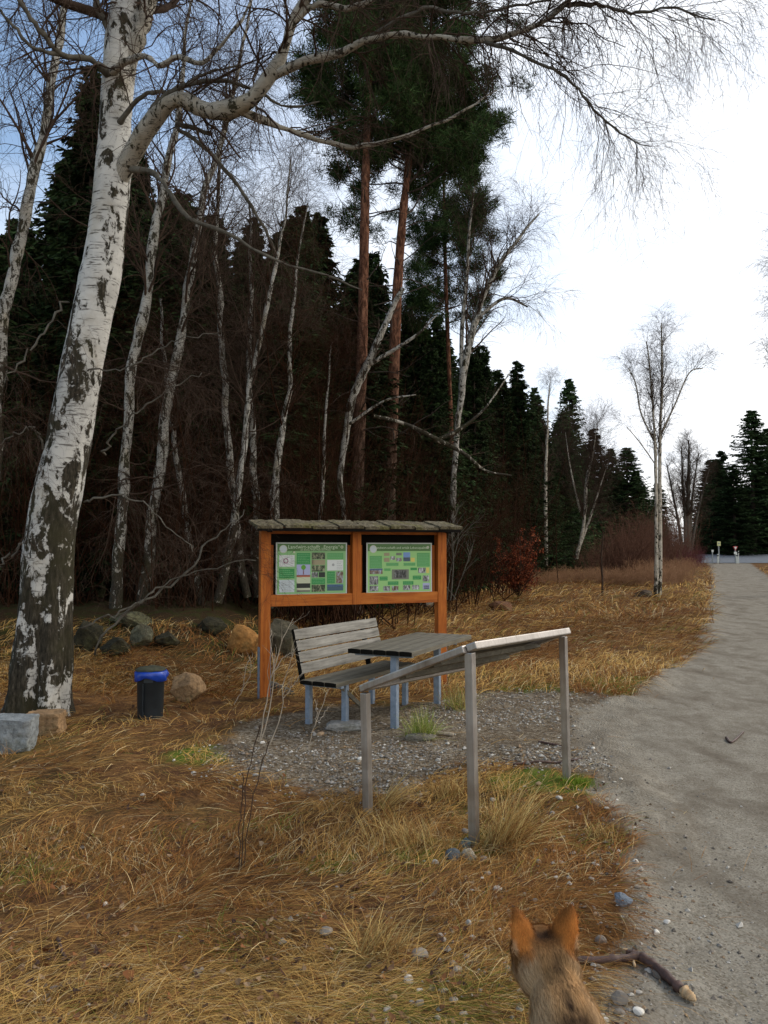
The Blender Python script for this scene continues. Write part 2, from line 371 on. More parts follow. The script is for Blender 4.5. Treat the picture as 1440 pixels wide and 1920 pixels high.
def ground_mat():
    m_, t, b = mat('ground_surface', 0.95, 0.03); v = geop(t)
    a = NN(t, 'ShaderNodeAttribute'); a.attribute_name = 'mask'; s = NN(t, 'ShaderNodeSeparateColor'); t.links.new(a.outputs['Color'], s.inputs[0])
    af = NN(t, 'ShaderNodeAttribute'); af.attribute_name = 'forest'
    big = noise(t, v, 0.55, 5, 0.6); mid = noise(t, v, 3.0, 6, 0.7, 0.8); fin = noise(t, v, 45, 5, 0.75); straw = noise(t, v, 14, 5, 0.75, 1.5, (1, 2.2, 1))
    soil = ramp(t, straw, [(0.28, (0.03, 0.017, 0.009)), (0.48, (0.14, 0.068, 0.026)), (0.62, (0.27, 0.145, 0.052)), (0.8, (0.36, 0.22, 0.09))])
    rust = ramp(t, fin, [(0.3, (0.025, 0.014, 0.009)), (0.55, (0.085, 0.042, 0.022)), (0.75, (0.24, 0.12, 0.055))])
    soil = mixc(t, ramp(t, mid, [(0.42, (0, 0, 0)), (0.6, (0.9, 0.9, 0.9))]), soil, rust)
    soil = mixc(t, M(t, 'MULTIPLY', ramp(t, big, [(0.5, (0, 0, 0)), (0.68, (1, 1, 1))]), 0.4), soil, (0.10, 0.10, 0.03))
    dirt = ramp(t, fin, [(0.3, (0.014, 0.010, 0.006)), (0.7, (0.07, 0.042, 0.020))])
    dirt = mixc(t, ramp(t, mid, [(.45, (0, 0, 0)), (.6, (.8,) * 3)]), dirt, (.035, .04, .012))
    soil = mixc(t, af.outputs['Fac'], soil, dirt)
    moss = ramp(t, fin, [(0.3, (0.03, 0.045, 0.008)), (0.7, (0.16, 0.2, 0.03))])
    soil = mixc(t, M(t, 'MULTIPLY', M(t, 'SUBTRACT', M(t, 'ADD', s.outputs[2], mid), 0.75), 3.0, clamp=True), soil, moss)
    vo = NN(t, 'ShaderNodeTexVoronoi', Scale=55.0); t.links.new(v, vo.inputs['Vector']); vs = NN(t, 'ShaderNodeSeparateColor'); t.links.new(vo.outputs['Color'], vs.inputs[0])
    grav = ramp(t, vs.outputs[0], [(0.1, (0.085, 0.06, 0.036)), (0.5, (0.175, 0.135, 0.088)), (0.93, (0.31, 0.26, 0.19))])
    grav = mixc(t, ramp(t, mid, [(0.45, (0, 0, 0)), (0.65, (0.8, 0.8, 0.8))]), grav, (0.085, 0.062, 0.042))
    vo2 = NN(t, 'ShaderNodeTexVoronoi', Scale=120.0); t.links.new(v, vo2.inputs['Vector']); vs2 = NN(t, 'ShaderNodeSeparateColor'); t.links.new(vo2.outputs['Color'], vs2.inputs[0])
    track = noise(t, v, 1.3, 5, 0.65, 0.6, (1.6, 0.8, 1))
    pth = ramp(t, noise(t, v, 5, 7, 0.75), [(0.3, (0.165, 0.142, 0.108)), (0.5, (0.255, 0.228, 0.178)), (0.72, (0.35, 0.318, 0.255))])
    pth = mixc(t, M(t, 'MULTIPLY', vs2.outputs[0], 0.75), pth, ramp(t, vs2.outputs[1], [(0.2, (0.09, 0.07, 0.045)), (0.95, (0.36, 0.31, 0.24))]))
    pth = mixc(t, ramp(t, track, [(0.46, (0, 0, 0)), (0.66, (0.75, 0.75, 0.75))]), pth, (0.125, 0.10, 0.072))
    edge = M(t, 'MULTIPLY', M(t, 'SUBTRACT', M(t, 'ADD', s.outputs[0], M(t, 'MULTIPLY', M(t, 'SUBTRACT', mid, 0.5), 0.7)), 0.35), 3.5, clamp=True)
    edgeg = M(t, 'MULTIPLY', M(t, 'SUBTRACT', M(t, 'ADD', s.outputs[1], M(t, 'MULTIPLY', M(t, 'SUBTRACT', mid, 0.5), 1.6)), 0.3), 2.2, clamp=True)
    c = mixc(t, edgeg, soil, grav); c = mixc(t, edge, c, pth)
    t.links.new(c, b.inputs['Base Color'])
    hh = M(t, 'ADD', M(t, 'MULTIPLY', fin, 0.6), M(t, 'ADD', M(t, 'MULTIPLY', straw, M(t, 'SUBTRACT', 0.8, s.outputs[0])), M(t, 'MULTIPLY', vo.outputs['Distance'], M(t, 'MULTIPLY', s.outputs[1], -1.2))))
    bump(t, b, hh, 0.02, 0.55); return m_
M_ground = ground_mat()
fc = Q.mean(1).astype(int); wpf = wp[Q].mean(1); wgf = wg[Q].mean(1)
sel_p = wpf > 0.5; sel_g = (~sel_p) & (wgf > 0.5); sel_r = ~(sel_p | sel_g)
def sub(name, sel, kind='structure'):
    q = Q[sel]; u, inv = np.unique(q, return_inverse=True)
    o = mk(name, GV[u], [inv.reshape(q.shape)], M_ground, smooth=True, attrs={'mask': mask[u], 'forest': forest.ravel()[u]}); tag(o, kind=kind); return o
sub('ground', sel_r); sub('path', sel_p); sub('gravel_area', sel_g)
M_asph = simple('road_asphalt', (0.13, 0.14, 0.15), (0.20, 0.21, 0.22), 3, 0.8, bd=0.002, world=True)
rd = MB()
ry = [(-60, 104), (0, 103.6), (20, 101), (45, 100), (80, 99.2), (150, 99)]
rx = cr(ry, 40); V = []
for x, y in rx:
    V += [[x, y - 5.5, 0.05], [x, y + 9, 0.98]]
V = np.array(V); Qr = np.array([[2 * i, 2 * i + 2, 2 * i + 3, 2 * i + 1] for i in range(39)])
tag(mk('road', V, [Qr], M_asph), kind='structure')

# ------------------------------------------------------------------ ground cover
def frustum_points(n, ymin, ymax, marg=0.62, k=1.0):
    u = rng.uniform(size=n); Y = (ymin ** -k + u * (ymax ** -k - ymin ** -k)) ** (-1 / k)
    X = rng.uniform(-marg, marg, n) * (Y + 0.6); return X, Y
def blades(X, Y, L, Wd, yaw, lift, col, arch=0.5, K=4, flop=0.0):
    """K-point ribbons; yaw direction, lift = start elevation radians"""
    n = len(X); Z = hgt(X, Y); P = np.zeros((n, K, 3)); P[:, 0] = np.stack([X, Y, Z - 0.004], 1)
    el = lift.copy(); ya = yaw.copy(); bend = rng.normal(0, 0.16, n)
    for k in range(1, K):
        d = np.stack([np.cos(ya) * np.cos(el), np.sin(ya) * np.cos(el), np.sin(el)], 1)
        P[:, k] = P[:, k - 1] + d * (L / (K - 1))[:, None]; el = el - arch * (0.6 + 0.8 * rng.uniform(size=n)); ya = ya + bend
    for k in range(1, K): P[:, k, 2] = np.maximum(P[:, k, 2], hgt(P[:, k, 0], P[:, k, 1], False) + 0.006)
    T = np.stack([-np.sin(ya), np.cos(ya), rng.normal(0, 0.5, n)], 1); T /= np.linalg.norm(T, axis=1, keepdims=True)
    wf = np.array([1, 0.9, 0.65, 0.12, 0.1, 0.1])[:K] if K <= 4 else np.linspace(1, .12, K)
    A = P - T[:, None] * (Wd[:, None] * wf[None])[..., None] / 2; B = P + T[:, None] * (Wd[:, None] * wf[None])[..., None] / 2
    V = np.stack([A, B], 2).reshape(-1, 3)
    i = np.arange(n)[:, None] * 2 * K; k = np.arange(K - 1)[None] * 2
    Qb = np.stack([i + k, i + k + 1, i + k + 3, i + k + 2], -1).reshape(-1, 4)
    C = np.repeat(col, 2 * K, 0); return V, Qb, C
def grasscol(X, Y, n, warm=0.0):
    P = xyz(X, Y); f = fbm(P * 0.8, 3, 31) * 3.6 + 0.60 - 0.25 * np.clip((X + .3) / 1.5, 0, 1) * (Y < 5) + 0.25 * np.clip((-X - .5) / 1.0, 0, 1) * (Y < 5); g = fbm(P * 1.7, 3, 33)
    straw = np.array([0.60, 0.36, 0.11]); brown = np.array([0.29, 0.13, 0.038]); rust = np.array([0.20, 0.075, 0.025]); green = np.array([0.15, 0.17, 0.03]); pale = np.array([0.62, 0.47, 0.24])
    u = rng.uniform(size=(n, 1)); f = np.clip(f + rng.normal(0, .25, n), 0, 1)[:, None]
    c = straw * f + brown * (1 - f); c = np.where(u < 0.16 + warm, rust, c); c = np.where(u > 0.90, pale, c)
    gr = (rng.uniform(size=n) < np.clip((g - 0.14) * 2.5, 0.02, 0.45))[:, None]; c = np.where(gr, green, c)
    return c * rng.uniform(0.6, 1.25, (n, 1))
def keep_off(X, Y, m=0.0, thin=0.03):
    a, b = masks(X, Y); k = (a < m) & (b < m) ; k |= rng.uniform(size=len(X)) < thin * np.exp(-np.maximum(a, 0) * 3) * (Y < 12) * (a < .8)
    return k & (bank(X, Y) < 0.6)
Vs, Qs, Cs, off = [], [], [], 0
def acc(r):
    global off
    Vs.append(r[0]); Qs.append(r[1] + off); Cs.append(r[2]); off += len(r[0])
# matted lying straw
X, Y = frustum_points(330000, 1.15, 13, k=1.1); k = keep_off(X, Y, 0.02); X, Y = X[k], Y[k]
clump = fbm(xyz(X, Y) * 1.6, 3, 41); kk = rng.uniform(size=len(X)) < np.clip(0.62 + clump * 2.6, 0.16, 1); X, Y = X[kk], Y[kk]; n = len(X)
yaw = 0.35 + fbm(xyz(X, Y) * 0.9, 3, 42) * 7.5 + rng.normal(0, 0.55, n); sc_ = np.clip(Y / 4, .75, 2.4)
acc(blades(X, Y, rng.uniform(.09, .26, n) * (0.8 + .2 * sc_), rng.uniform(.0010, .0025, n) * sc_ * 1.1, yaw, rng.uniform(0.0, 0.5, n), grasscol(X, Y, n), 0.26))
# tufts (denser clumps standing a little)
def tufts(npt, ymin, ymax, per, hh, cw, spread, kx=1.0, standing=0.9):
    X, Y = frustum_points(npt, ymin, ymax, k=kx); k = keep_off(X, Y, -0.05, 0); X, Y = X[k], Y[k]
    X = np.repeat(X, per) + rng.normal(0, spread, len(X) * per); Y = np.repeat(Y, per) + rng.normal(0, spread, len(Y) * per); n = len(X)
    sc_ = np.clip(Y / 4, .8, 6)
    base = np.repeat(rng.uniform(0, 6.28, n // per), per)
    return blades(X, Y, rng.uniform(.5, 1.2, n) * hh, rng.uniform(.0015, .003, n) * sc_ * cw, base + rng.normal(0, 1.1, n), rng.uniform(.5, 1.45, n) * standing, grasscol(X, Y, n, 0.05), 0.42)
acc(tufts(900, 1.3, 12, 34, 0.15, 1.0, 0.035))
# meadow
X, Y = frustum_points(90000, 9, 75, k=0.9); k = keep_off(X, Y, 0.1, 0) & (Y < 12 + np.maximum(0, X + 2.5) * 4.6) ; X, Y = X[k], Y[k]; n = len(X)
yaw = 0.35 + fbm(xyz(X, Y) * 0.5, 3, 42) * 7 + rng.normal(0, 0.6, n)
acc(blades(X, Y, rng.uniform(.14, .34, n) * np.clip(Y / 14, 1, 2), rng.uniform(.003, .006, n) * np.clip(Y / 8, 1, 6), yaw, rng.uniform(0.1, 1.0, n), grasscol(X, Y, n, 0.12), 0.4))
tag(mk('dry_grass', np.concatenate(Vs), [np.concatenate(Qs)], M_grass, attrs={'col': np.concatenate(Cs)}, smooth=False), 'matted straw-coloured dead grass covering the verge and meadow', 'grass', kind='stuff')

# leaf litter
X, Y = frustum_points(17000, 1.2, 13, k=1.0); a_, b_ = masks(X, Y); k = (np.maximum(a_, b_) < 0.1) & (fbm(xyz(X, Y) * 1.3, 3, 51) > -0.06); X, Y = X[k], Y[k]; n = len(X)
s = rng.uniform(.006, .018, n); s[::31] *= 2.0; ya = rng.uniform(0, 6.28, n); u = np.stack([np.cos(ya), np.sin(ya), rng.normal(0, .35, n)], 1); v = np.stack([-np.sin(ya), np.cos(ya), rng.normal(0, .35, n)], 1)
shape = np.array([[-1, 0], [-.45, .55], [.25, .6], [1, 0], [.2, -.55], [-.5, -.5]]); curl = np.array([.35, 0, .05, .4, 0.1, 0])
c0 = np.stack([X, Y, hgt(X, Y) + rng.uniform(.006, .035, n)], 1)
V = c0[:, None] + s[:, None, None] * (u[:, None] * shape[None, :, :1] + v[:, None] * shape[None, :, 1:]); V[:, :, 2] += curl[None] * s[:, None]
i = np.arange(n)[:, None] * 6; Fq = np.concatenate([np.stack([i[:, 0], i[:, 0] + 1, i[:, 0] + 4, i[:, 0] + 5], 1), np.stack([i[:, 0] + 1, i[:, 0] + 2, i[:, 0] + 3, i[:, 0] + 4], 1)])
lc = np.array([[.13, .065, .03], [.11, .055, .03], [.17, .095, .05], [.26, .17, .095], [.07, .04, .028], [.22, .09, .035]])[rng.integers(0, 6, n)] * rng.uniform(.6, 1.2, (n, 1))
tag(mk('leaf_litter', V.reshape(-1, 3), [Fq], M_leaf, attrs={'col': np.repeat(lc, 6, 0)}, smooth=False), 'brown and rust fallen leaves scattered among the dead grass', 'leaves', kind='stuff')

# pebbles
def octas(X, Y, s, col, sink=0.3, sub_=False):
    n = len(X)
    if sub_:
        bm = bmesh.new(); bmesh.ops.create_icosphere(bm, subdivisions=2, radius=1); B = np.array([v.co[:] for v in bm.verts]); Fb = np.array([[v.index for v in f.verts] for f in bm.faces]); bm.free()
    else:
        B = np.array([[1, 0, 0], [-1, 0, 0], [0, 1, 0], [0, -1, 0], [0, 0, 1], [0, 0, -1], ], float); Fb = np.array([[0, 2, 4], [2, 1, 4], [1, 3, 4], [3, 0, 4], [2, 0, 5], [1, 2, 5], [3, 1, 5], [0, 3, 5]])
    nb = len(B)
    if sub_:
        D = np.repeat(B[None], n, 0) * 1.0
        for _ in range(6):
            N_ = rng.normal(size=(n, 1, 3)); N_ /= np.linalg.norm(N_, axis=2, keepdims=True); t_ = (D * N_).sum(2, keepdims=True); D = D - N_ * np.maximum(t_ - rng.uniform(.5, .8, (n, 1, 1)), 0) * .9
    else: D = B[None] * rng.uniform(.6, 1.25, (n, nb, 1)) + rng.normal(0, .12, (n, nb, 3))
    D *= np.stack([rng.uniform(.7, 1.3, n), rng.uniform(.7, 1.2, n), rng.uniform(.45, .8, n)], 1)[:, None]
    ya = rng.uniform(0, 6.28, n); c, s_ = np.cos(ya)[:, None], np.sin(ya)[:, None]
    V = np.stack([D[..., 0] * c - D[..., 1] * s_, D[..., 0] * s_ + D[..., 1] * c, D[..., 2]], -1) * s[:, None, None]
    V += np.stack([X, Y, hgt(X, Y) + s * (0.5 - sink)], 1)[:, None]
    return V.reshape(-1, 3), (np.arange(n)[:, None, None] * nb + Fb[None]).reshape(-1, 3), np.repeat(col, nb, 0)
def pebcol(n, br=1.0):
    br = br * 1.1
    c = np.array([[.32, .29, .245], [.23, .195, .155], [.52, .48, .41], [.25, .17, .10], [.14, .115, .09]])[rng.choice(5, n, p=[.3, .28, .12, .18, .12])]
    return c * rng.uniform(.6, 1.1, (n, 1)) * br
Vs, Qs, Cs, off = [], [], [], 0
g0, g1 = GRAV.min(0), GRAV.max(0)
X = rng.uniform(g0[0] - .3, g1[0] + .6, 60000); Y = rng.uniform(g0[1] - .3, g1[1] + .4, 60000); a_, b_ = masks(X, Y)
k = (b_ > rng.uniform(-.35, .35, 60000)) & (a_ < 0.1) & (fbm(xyz(X, Y) * 1.4, 3, 61) > rng.uniform(-.16, .22, 60000)) & (rng.uniform(size=60000) < np.clip(1.25 - Y / 11, .2, 1)); X, Y = X[k], Y[k]; n = len(X)
acc(octas(X, Y, rng.gamma(3, .0024, n) + .0032, pebcol(n)))
X, Y = frustum_points(26000, 1.2, 9, k=1.1); a_, b_ = masks(X, Y); k = (np.abs(a_ + .15) < rng.exponential(.4, 26000)) & (a_ < .55); X, Y = X[k], Y[k]; n = len(X)
acc(octas(X, Y, rng.gamma(2.2, .0028, n) + .003, pebcol(n, 1.0)))
X, Y = frustum_points(2400, 1.3, 9, k=1.0); a_, b_ = masks(X, Y); k = (a_ < .2) & ((np.abs(a_) < .9) | (b_ > -.25) | (rng.uniform(size=len(X)) < .06)); X, Y = X[k], Y[k]; n = len(X)
acc(octas(X, Y, rng.gamma(2.4, .004, n) + .006, pebcol(n, 1.25), 0.25, True))
X, Y = frustum_points(16000, 1.3, 14, k=1.2); a_, b_ = masks(X, Y); k = (a_ > .1); X, Y = X[k], Y[k]; n = len(X)
acc(octas(X, Y, rng.gamma(2, .0014, n) + .002, pebcol(n, .9)))
tag(mk('loose_gravel', np.concatenate(Vs), [np.concatenate(Qs)], attrmat('pebble_stone', 'col', 0.85, 0.25), attrs={'col': np.concatenate(Cs)}, smooth=False), 'grey and whitish crushed stones of the picnic area and path edge', 'gravel', kind='stuff')

# ------------------------------------------------------------------ rocks
def rock(px, py, wpx, hpx, c1, c2, label, seed, flat=1.0, blocky=0.0, z=None, dy=0.8, group=None, name='rock'):
    g = GT(px, py)
    dist = g[1]; w_ = wpx / F * dist; h_ = hpx / F * dist
    bm = bmesh.new(); bmesh.ops.create_icosphere(bm, subdivisions=5, radius=1); B = np.array([v.co[:] for v in bm.verts]); Fb = np.array([[v.index for v in f.verts] for f in bm.faces]); bm.free()
    # planes cut the sphere: faceted boulder
    rg = np.random.default_rng(seed); N = rg.normal(size=(11, 3)); N /= np.linalg.norm(N, axis=1, keepdims=True); dd = rg.uniform(.55, .85, 11)
    if blocky: N = np.vstack([N[:4], [[1, .1, 0], [-1, 0, .1], [0, 1, 0], [0, -1, .05], [.05, 0, 1]]]); dd = np.concatenate([dd[:4] + .25, np.full(5, .62)])
    V = B.copy()
    for nn_, d_ in zip(N, dd):
        t_ = V @ nn_; o_ = t_ > d_; V[o_] -= (t_[o_] - d_)[:, None] * nn_ * 0.92
    V = V * (1 + 0.34 * fbm(B * 1.9 + seed, 4, seed)[:, None] + 0.12 * fbm(B * 6 + seed, 4, seed + 1)[:, None])
    mn, mxx = V.min(0), V.max(0); V = (V - (mn + mxx) / 2) / (mxx - mn)
    V = V * np.array([w_, w_ * dy, h_ * 1.25]) + np.array([0, 0, h_ * 0.375])
    m_, t_, b__ = mat('stone_surface', .92, .2); v_ = objc(t_); f1_ = noise(t_, v_, 6, 7, .75, .4); f2_ = noise(t_, v_, 24, 6, .75)
    cc_ = ramp(t_, f1_, [(.32, c1), (.5, tuple((a + b) / 2 for a, b in zip(c1, c2))), (.66, c2)]); cc_ = mixc(t_, ramp(t_, f2_, [(.3, (.85,) * 3), (.5, (.1,) * 3)]), cc_, tuple(x * .5 for x in c1))
    cc_ = mixc(t_, ramp(t_, noise(t_, v_, 3.4, 5, .7), [(.55, (0, 0, 0)), (.66, (.55,) * 3)]), cc_, (.09, .085, .035)); t_.links.new(cc_, b__.inputs['Base Color']); bump(t_, b__, M(t_, 'ADD', f1_, M(t_, 'MULTIPLY', f2_, .6)), .03, .9)
    base = np.array([g[0], g[1] + w_ * dy * 0.3, g[2]]); base[2] = hgt(base[0], base[1], False)
    o = mk(name, V, [Fb], m_, loc=tuple(base)); return tag(o, label, 'rock', group)
tan1, tan2 = (0.20, 0.12, 0.06), (0.48, 0.30, 0.15); or1, or2 = (0.24, 0.11, 0.03), (0.55, 0.27, 0.08); gy1, gy2 = (0.14, 0.15, 0.15), (0.38, 0.40, 0.39); ms1, ms2 = (0.012, 0.011, 0.006), (0.065, 0.055, 0.028)
rock(12, 1412, 92, 64, gy1, gy2, 'pale grey squared stone block at the left picture edge', 3, blocky=1)
rock(78, 1378, 70, 42, tan1, tan2, 'tan flat-topped rock between grey block and big birch foot', 4, blocky=1)
rock(350, 1318, 64, 52, tan1, tan2, 'pyramid-shaped tan rock right of the dark bin', 5)
rock(455, 1222, 62, 50, or1, or2, 'orange rounded boulder left of the info board post', 6)
rock(484, 1228, 44, 36, or1, or2, 'smaller orange boulder touching the info board post', 7)
rock(160, 1222, 66, 50, ms1, ms2, 'olive mossy boulder beside the big birch trunk', 8, z=.18)
rock(262, 1218, 44, 40, (0.05, .045, .025), (.17, .16, .10), 'small pale knobby rock above the bin', 9, z=.2)
rock(240, 1180, 88, 26, ms1, (.18, .17, .09), 'flat mossy slab capping the stone heap', 10, z=.35)
rock(212, 1235, 60, 30, ms1, ms2, 'dark low stone at the foot of the stone heap', 21, z=.12)
rock(310, 1215, 52, 28, ms1, ms2, 'brown-green stone on the bank right of the knobby rock', 22, z=.2)
rock(186, 1120, 26, 26, ms1, (.2, .2, .09), 'small mossy stone between birch trunks on the bank', 23, z=.6)
rock(395, 1190, 60, 30, ms1, ms2, 'dark mossy stone left of the orange boulders', 24, z=.3)
rock(520, 1222, 74, 60, (0.04, .035, .02), (.13, .11, .07), 'dark earthy root lump behind the info board post', 25)
rock(797, 1140, 42, 20, (.2, .2, .18), (.42, .42, .38), 'pale rounded boulder behind the info board', 11)
rock(880, 1628, 30, 22, (.3, .25, .17), (.58, .50, .38), 'cream pebble at the foot of the tall stand leg', 12)
rock(850, 1624, 30, 20, (.08, .09, .1), (.2, .22, .22), 'dark grey stone beside the cream pebble', 13)
rock(1172, 1706, 34, 26, (.14, .16, .19), (.3, .34, .38), 'bluish-grey slate piece on the path edge', 14, dy=.6)
rock(1208, 1120, 40, 14, (.06, .04, .025), (.13, .09, .06), 'low dark mound left of the roadside birch', 15)
rock(940, 1146, 46, 18, (.09, .04, .02), (.2, .09, .04), 'rusty brown hump in the meadow before the red-leaved beech', 16)
rock(872, 1588, 26, 24, (.10, .15, .16), (.3, .40, .42), 'bluish stone wedged against the tall stand leg', 17, dy=.6)
rock(645, 1372, 74, 14, (.2, .19, .17), (.42, .40, .36), 'pale flat footing stone under the front bench leg', 18, dy=.5, blocky=1)
rock(790, 1392, 60, 12, (.16, .14, .1), (.36, .32, .26), 'flat pale stone beside the green grass tuft', 19, dy=.4)
rock(296, 1122, 24, 16, (.12, .08, .04), (.26, .17, .08), 'brown clod on the bank between two birches', 26, z=.55)

# ------------------------------------------------------------------ wood / metal materials
def wood_mat(name, stops, sc_=1, rough=0.7, axis=(1, 1, 0.08), spec=.3):
    m_, t, b = mat(name, rough, spec); v = objc(t)
    g = noise(t, v, 34 * sc_, 6, 0.7, 0.6, axis); l = noise(t, v, 3 * sc_, 4, 0.6)
    f = M(t, 'ADD', M(t, 'MULTIPLY', g, 0.7), M(t, 'MULTIPLY', l, 0.3))
    t.links.new(ramp(t, f, stops), b.inputs['Base Color']); bump(t, b, g, 0.002, 0.5); return m_
ORS = [(0.30, (0.17, 0.036, 0.006)), (0.48, (0.40, 0.105, 0.012)), (0.70, (0.56, 0.19, 0.03))]
M_orv = wood_mat('orange_stained_upright_wood', ORS)
M_orh = wood_mat('orange_stained_rail_wood', ORS, axis=(0.08, 1, 1))
M_black = simple('black_backing', (.006, .005, .004), (.012, .01, .008), 5)
GRS = [(0.34, (0.06, 0.055, 0.045)), (0.5, (0.20, 0.185, 0.155)), (0.68, (0.33, 0.31, 0.265))]
M_grey = wood_mat('weathered_grey_wood', GRS, axis=(1, 0.06, 1))
M_greydk = wood_mat('dirty_weathered_wood', [(0.3, (0.045, 0.04, 0.028)), (0.5, (0.12, 0.105, 0.075)), (0.75, (0.22, 0.195, 0.14))], axis=(1, 0.06, 1))
M_endg = simple('blackened_end_grain', (.004, .004, .003), (.014, .012, .009), 60)
def moss_roof():
    m_, t, b = mat('mossy_roof_board', 0.95, 0.1); v = objc(t); f = noise(t, v, 22, 7, 0.75, .3); g = noise(t, v, 3.2, 4, .6)
    c = ramp(t, f, [(0.3, (.025, .02, .012)), (.5, (.11, .09, .055)), (.72, (.30, .26, .175))])
    c = mixc(t, ramp(t, g, [(.5, (0, 0, 0)), (.66, (.6, .6, .6))]), c, (.14, .13, .03)); t.links.new(c, b.inputs['Base Color']); bump(t, b, f, .012, .8); return m_
M_moss = moss_roof()
M_galv = simple('galvanised_steel', (.15, .19, .24), (.26, .31, .38), 22, 0.55, .5, 0.25, bd=.0008)
def steel():
    m_, t, b = mat('brushed_stainless_steel', 0.42, .5, 0.85); v = objc(t); f = noise(t, v, 60, 4, .6, 0, (1, 1, .04)); g = noise(t, v, 5, 4, .6)
    t.links.new(ramp(t, M(t, 'ADD', M(t, 'MULTIPLY', f, .4), M(t, 'MULTIPLY', g, .6)), [(.3, (.25, .22, .19)), (.7, (.50, .46, .42))]), b.inputs['Base Color'])
    t.links.new(ramp(t, g, [(.3, (.36,) * 3), (.7, (.55,) * 3)]), b.inputs['Roughness']); return m_
M_steel = steel()

# ------------------------------------------------------------------ info board
YAW = math.radians(21.0); ux = np.array([math.cos(YAW), math.sin(YAW), 0]); uy = np.array([-math.sin(YAW), math.cos(YAW), 0])
A = np.array([-1.338, 9.0, 0]); BL = 2.17                                # left post centre, post spacing
board = thing('info_board', A, 'orange wooden information board with mossy roof and two green posters', 'info board', rz=YAW)
def pbox(name, mats, c, s, bev=.004, par=board): return MB().box(c, s, bev=bev).build(name, mats, par)
PW = .112; hgl = float(hgt(A[0], A[1], False)); B_ = A + ux * BL; hgr = float(hgt(B_[0], B_[1], False))
for i, x in enumerate((0, BL)):
    base = -0.1; pp = pbox('post', M_orv, (x, 0, (1.845 + base) / 2 + .02), (PW, PW, 1.845 - base - .0))
    sh = MB(); sh.box((x - PW / 2 - .006, 0, .25), (.010, .075, .62), m=0); sh.box((x + PW / 2 + .006, 0, .25), (.010, .075, .62))
    for s in (-1, 1):
        for z in (.22, .48): sh.box((x + s * (PW / 2 + .014), 0, z), (.012, .018, .018))
    sh.build('post_shoe', M_galv, pp)
XM = 1.075
pbox('middle_post', M_orv, (XM, -.012, 1.43), (.105, .09, .84))
pbox('bottom_rail', M_orh, (BL / 2, -.004, 1.075), (BL - PW - .004, .09, .13))
pbox('top_beam', M_orh, (BL / 2, .012, 1.875), (BL + .10, .09, .10))
pbox('back_panel', M_black, (BL / 2, .052, 1.48), (BL - PW - .01, .018, .72), .001)
# side strips of stained wood inside each bay
for x in (PW / 2 + .028, XM - .0525 - .02, XM + .0525 + .02, BL - PW / 2 - .028):
    pbox('inner_batten', M_orv, (x, .03, 1.42), (.036, .02, .56), .002)
# roof boards (slope down towards the viewer)
slope = math.atan2(.075, .46); rb = None
edges = np.linspace(-.16, BL + .17, 9)
Rsl = np.array([[1, 0, 0], [0, math.cos(slope), -math.sin(slope)], [0, math.sin(slope), math.cos(slope)]])
for i in range(8):
    x0, x1 = edges[i], edges[i + 1]; nx, ny = 18, 14
    gx, gy = np.meshgrid(np.linspace(x0 + .012, x1 - .012, nx), np.linspace(-.27, .24, ny)); pz = xyz(gx * 9 + i * 3, gy * 9)
    gx = gx + (fbm(pz * 1.5, 2, 71 + i) * .02); top = .02 + (fbm(pz * 2.5, 3, 72) + .25) * .024 + (i % 2) * .010; gy2 = gy + np.where(np.arange(ny)[:, None] == 0, fbm(pz * 4, 2, 5) * .03, 0)
    Vt = np.stack([gx, gy2, top], -1).reshape(-1, 3); Vb = np.stack([gx, gy, np.zeros_like(gx) + (i % 2) * .010 - .006], -1).reshape(-1, 3)
    Ii = np.arange(nx * ny).reshape(ny, nx); q = np.stack([Ii[:-1, :-1], Ii[:-1, 1:], Ii[1:, 1:], Ii[1:, :-1]], -1).reshape(-1, 4)
    per = np.concatenate([Ii[0, :], Ii[1:, -1], Ii[-1, -2::-1], Ii[-2:0:-1, 0]]); n_ = nx * ny
    side_ = np.stack([per, per + n_, np.roll(per, -1) + n_, np.roll(per, -1)], 1)
    V = np.vstack([Vt, Vb]) @ Rsl.T + np.array([0, -.02, 1.926])
    o = mk('roof_board', V, [q, q[:, ::-1] + n_, side_], M_moss, board, smooth=False)
    if i == 0: o['label'] = 'greenish clean end board of the roof'
MB().box((BL / 2, -.27, 1.868), (BL + .26, .03, .035)).build('eave_batten', M_black, board)
for x in (.0, BL): MB().bar((x, -.26, 1.862), (x, .2, 1.925), .05, .05).build('rafter', M_black, board)

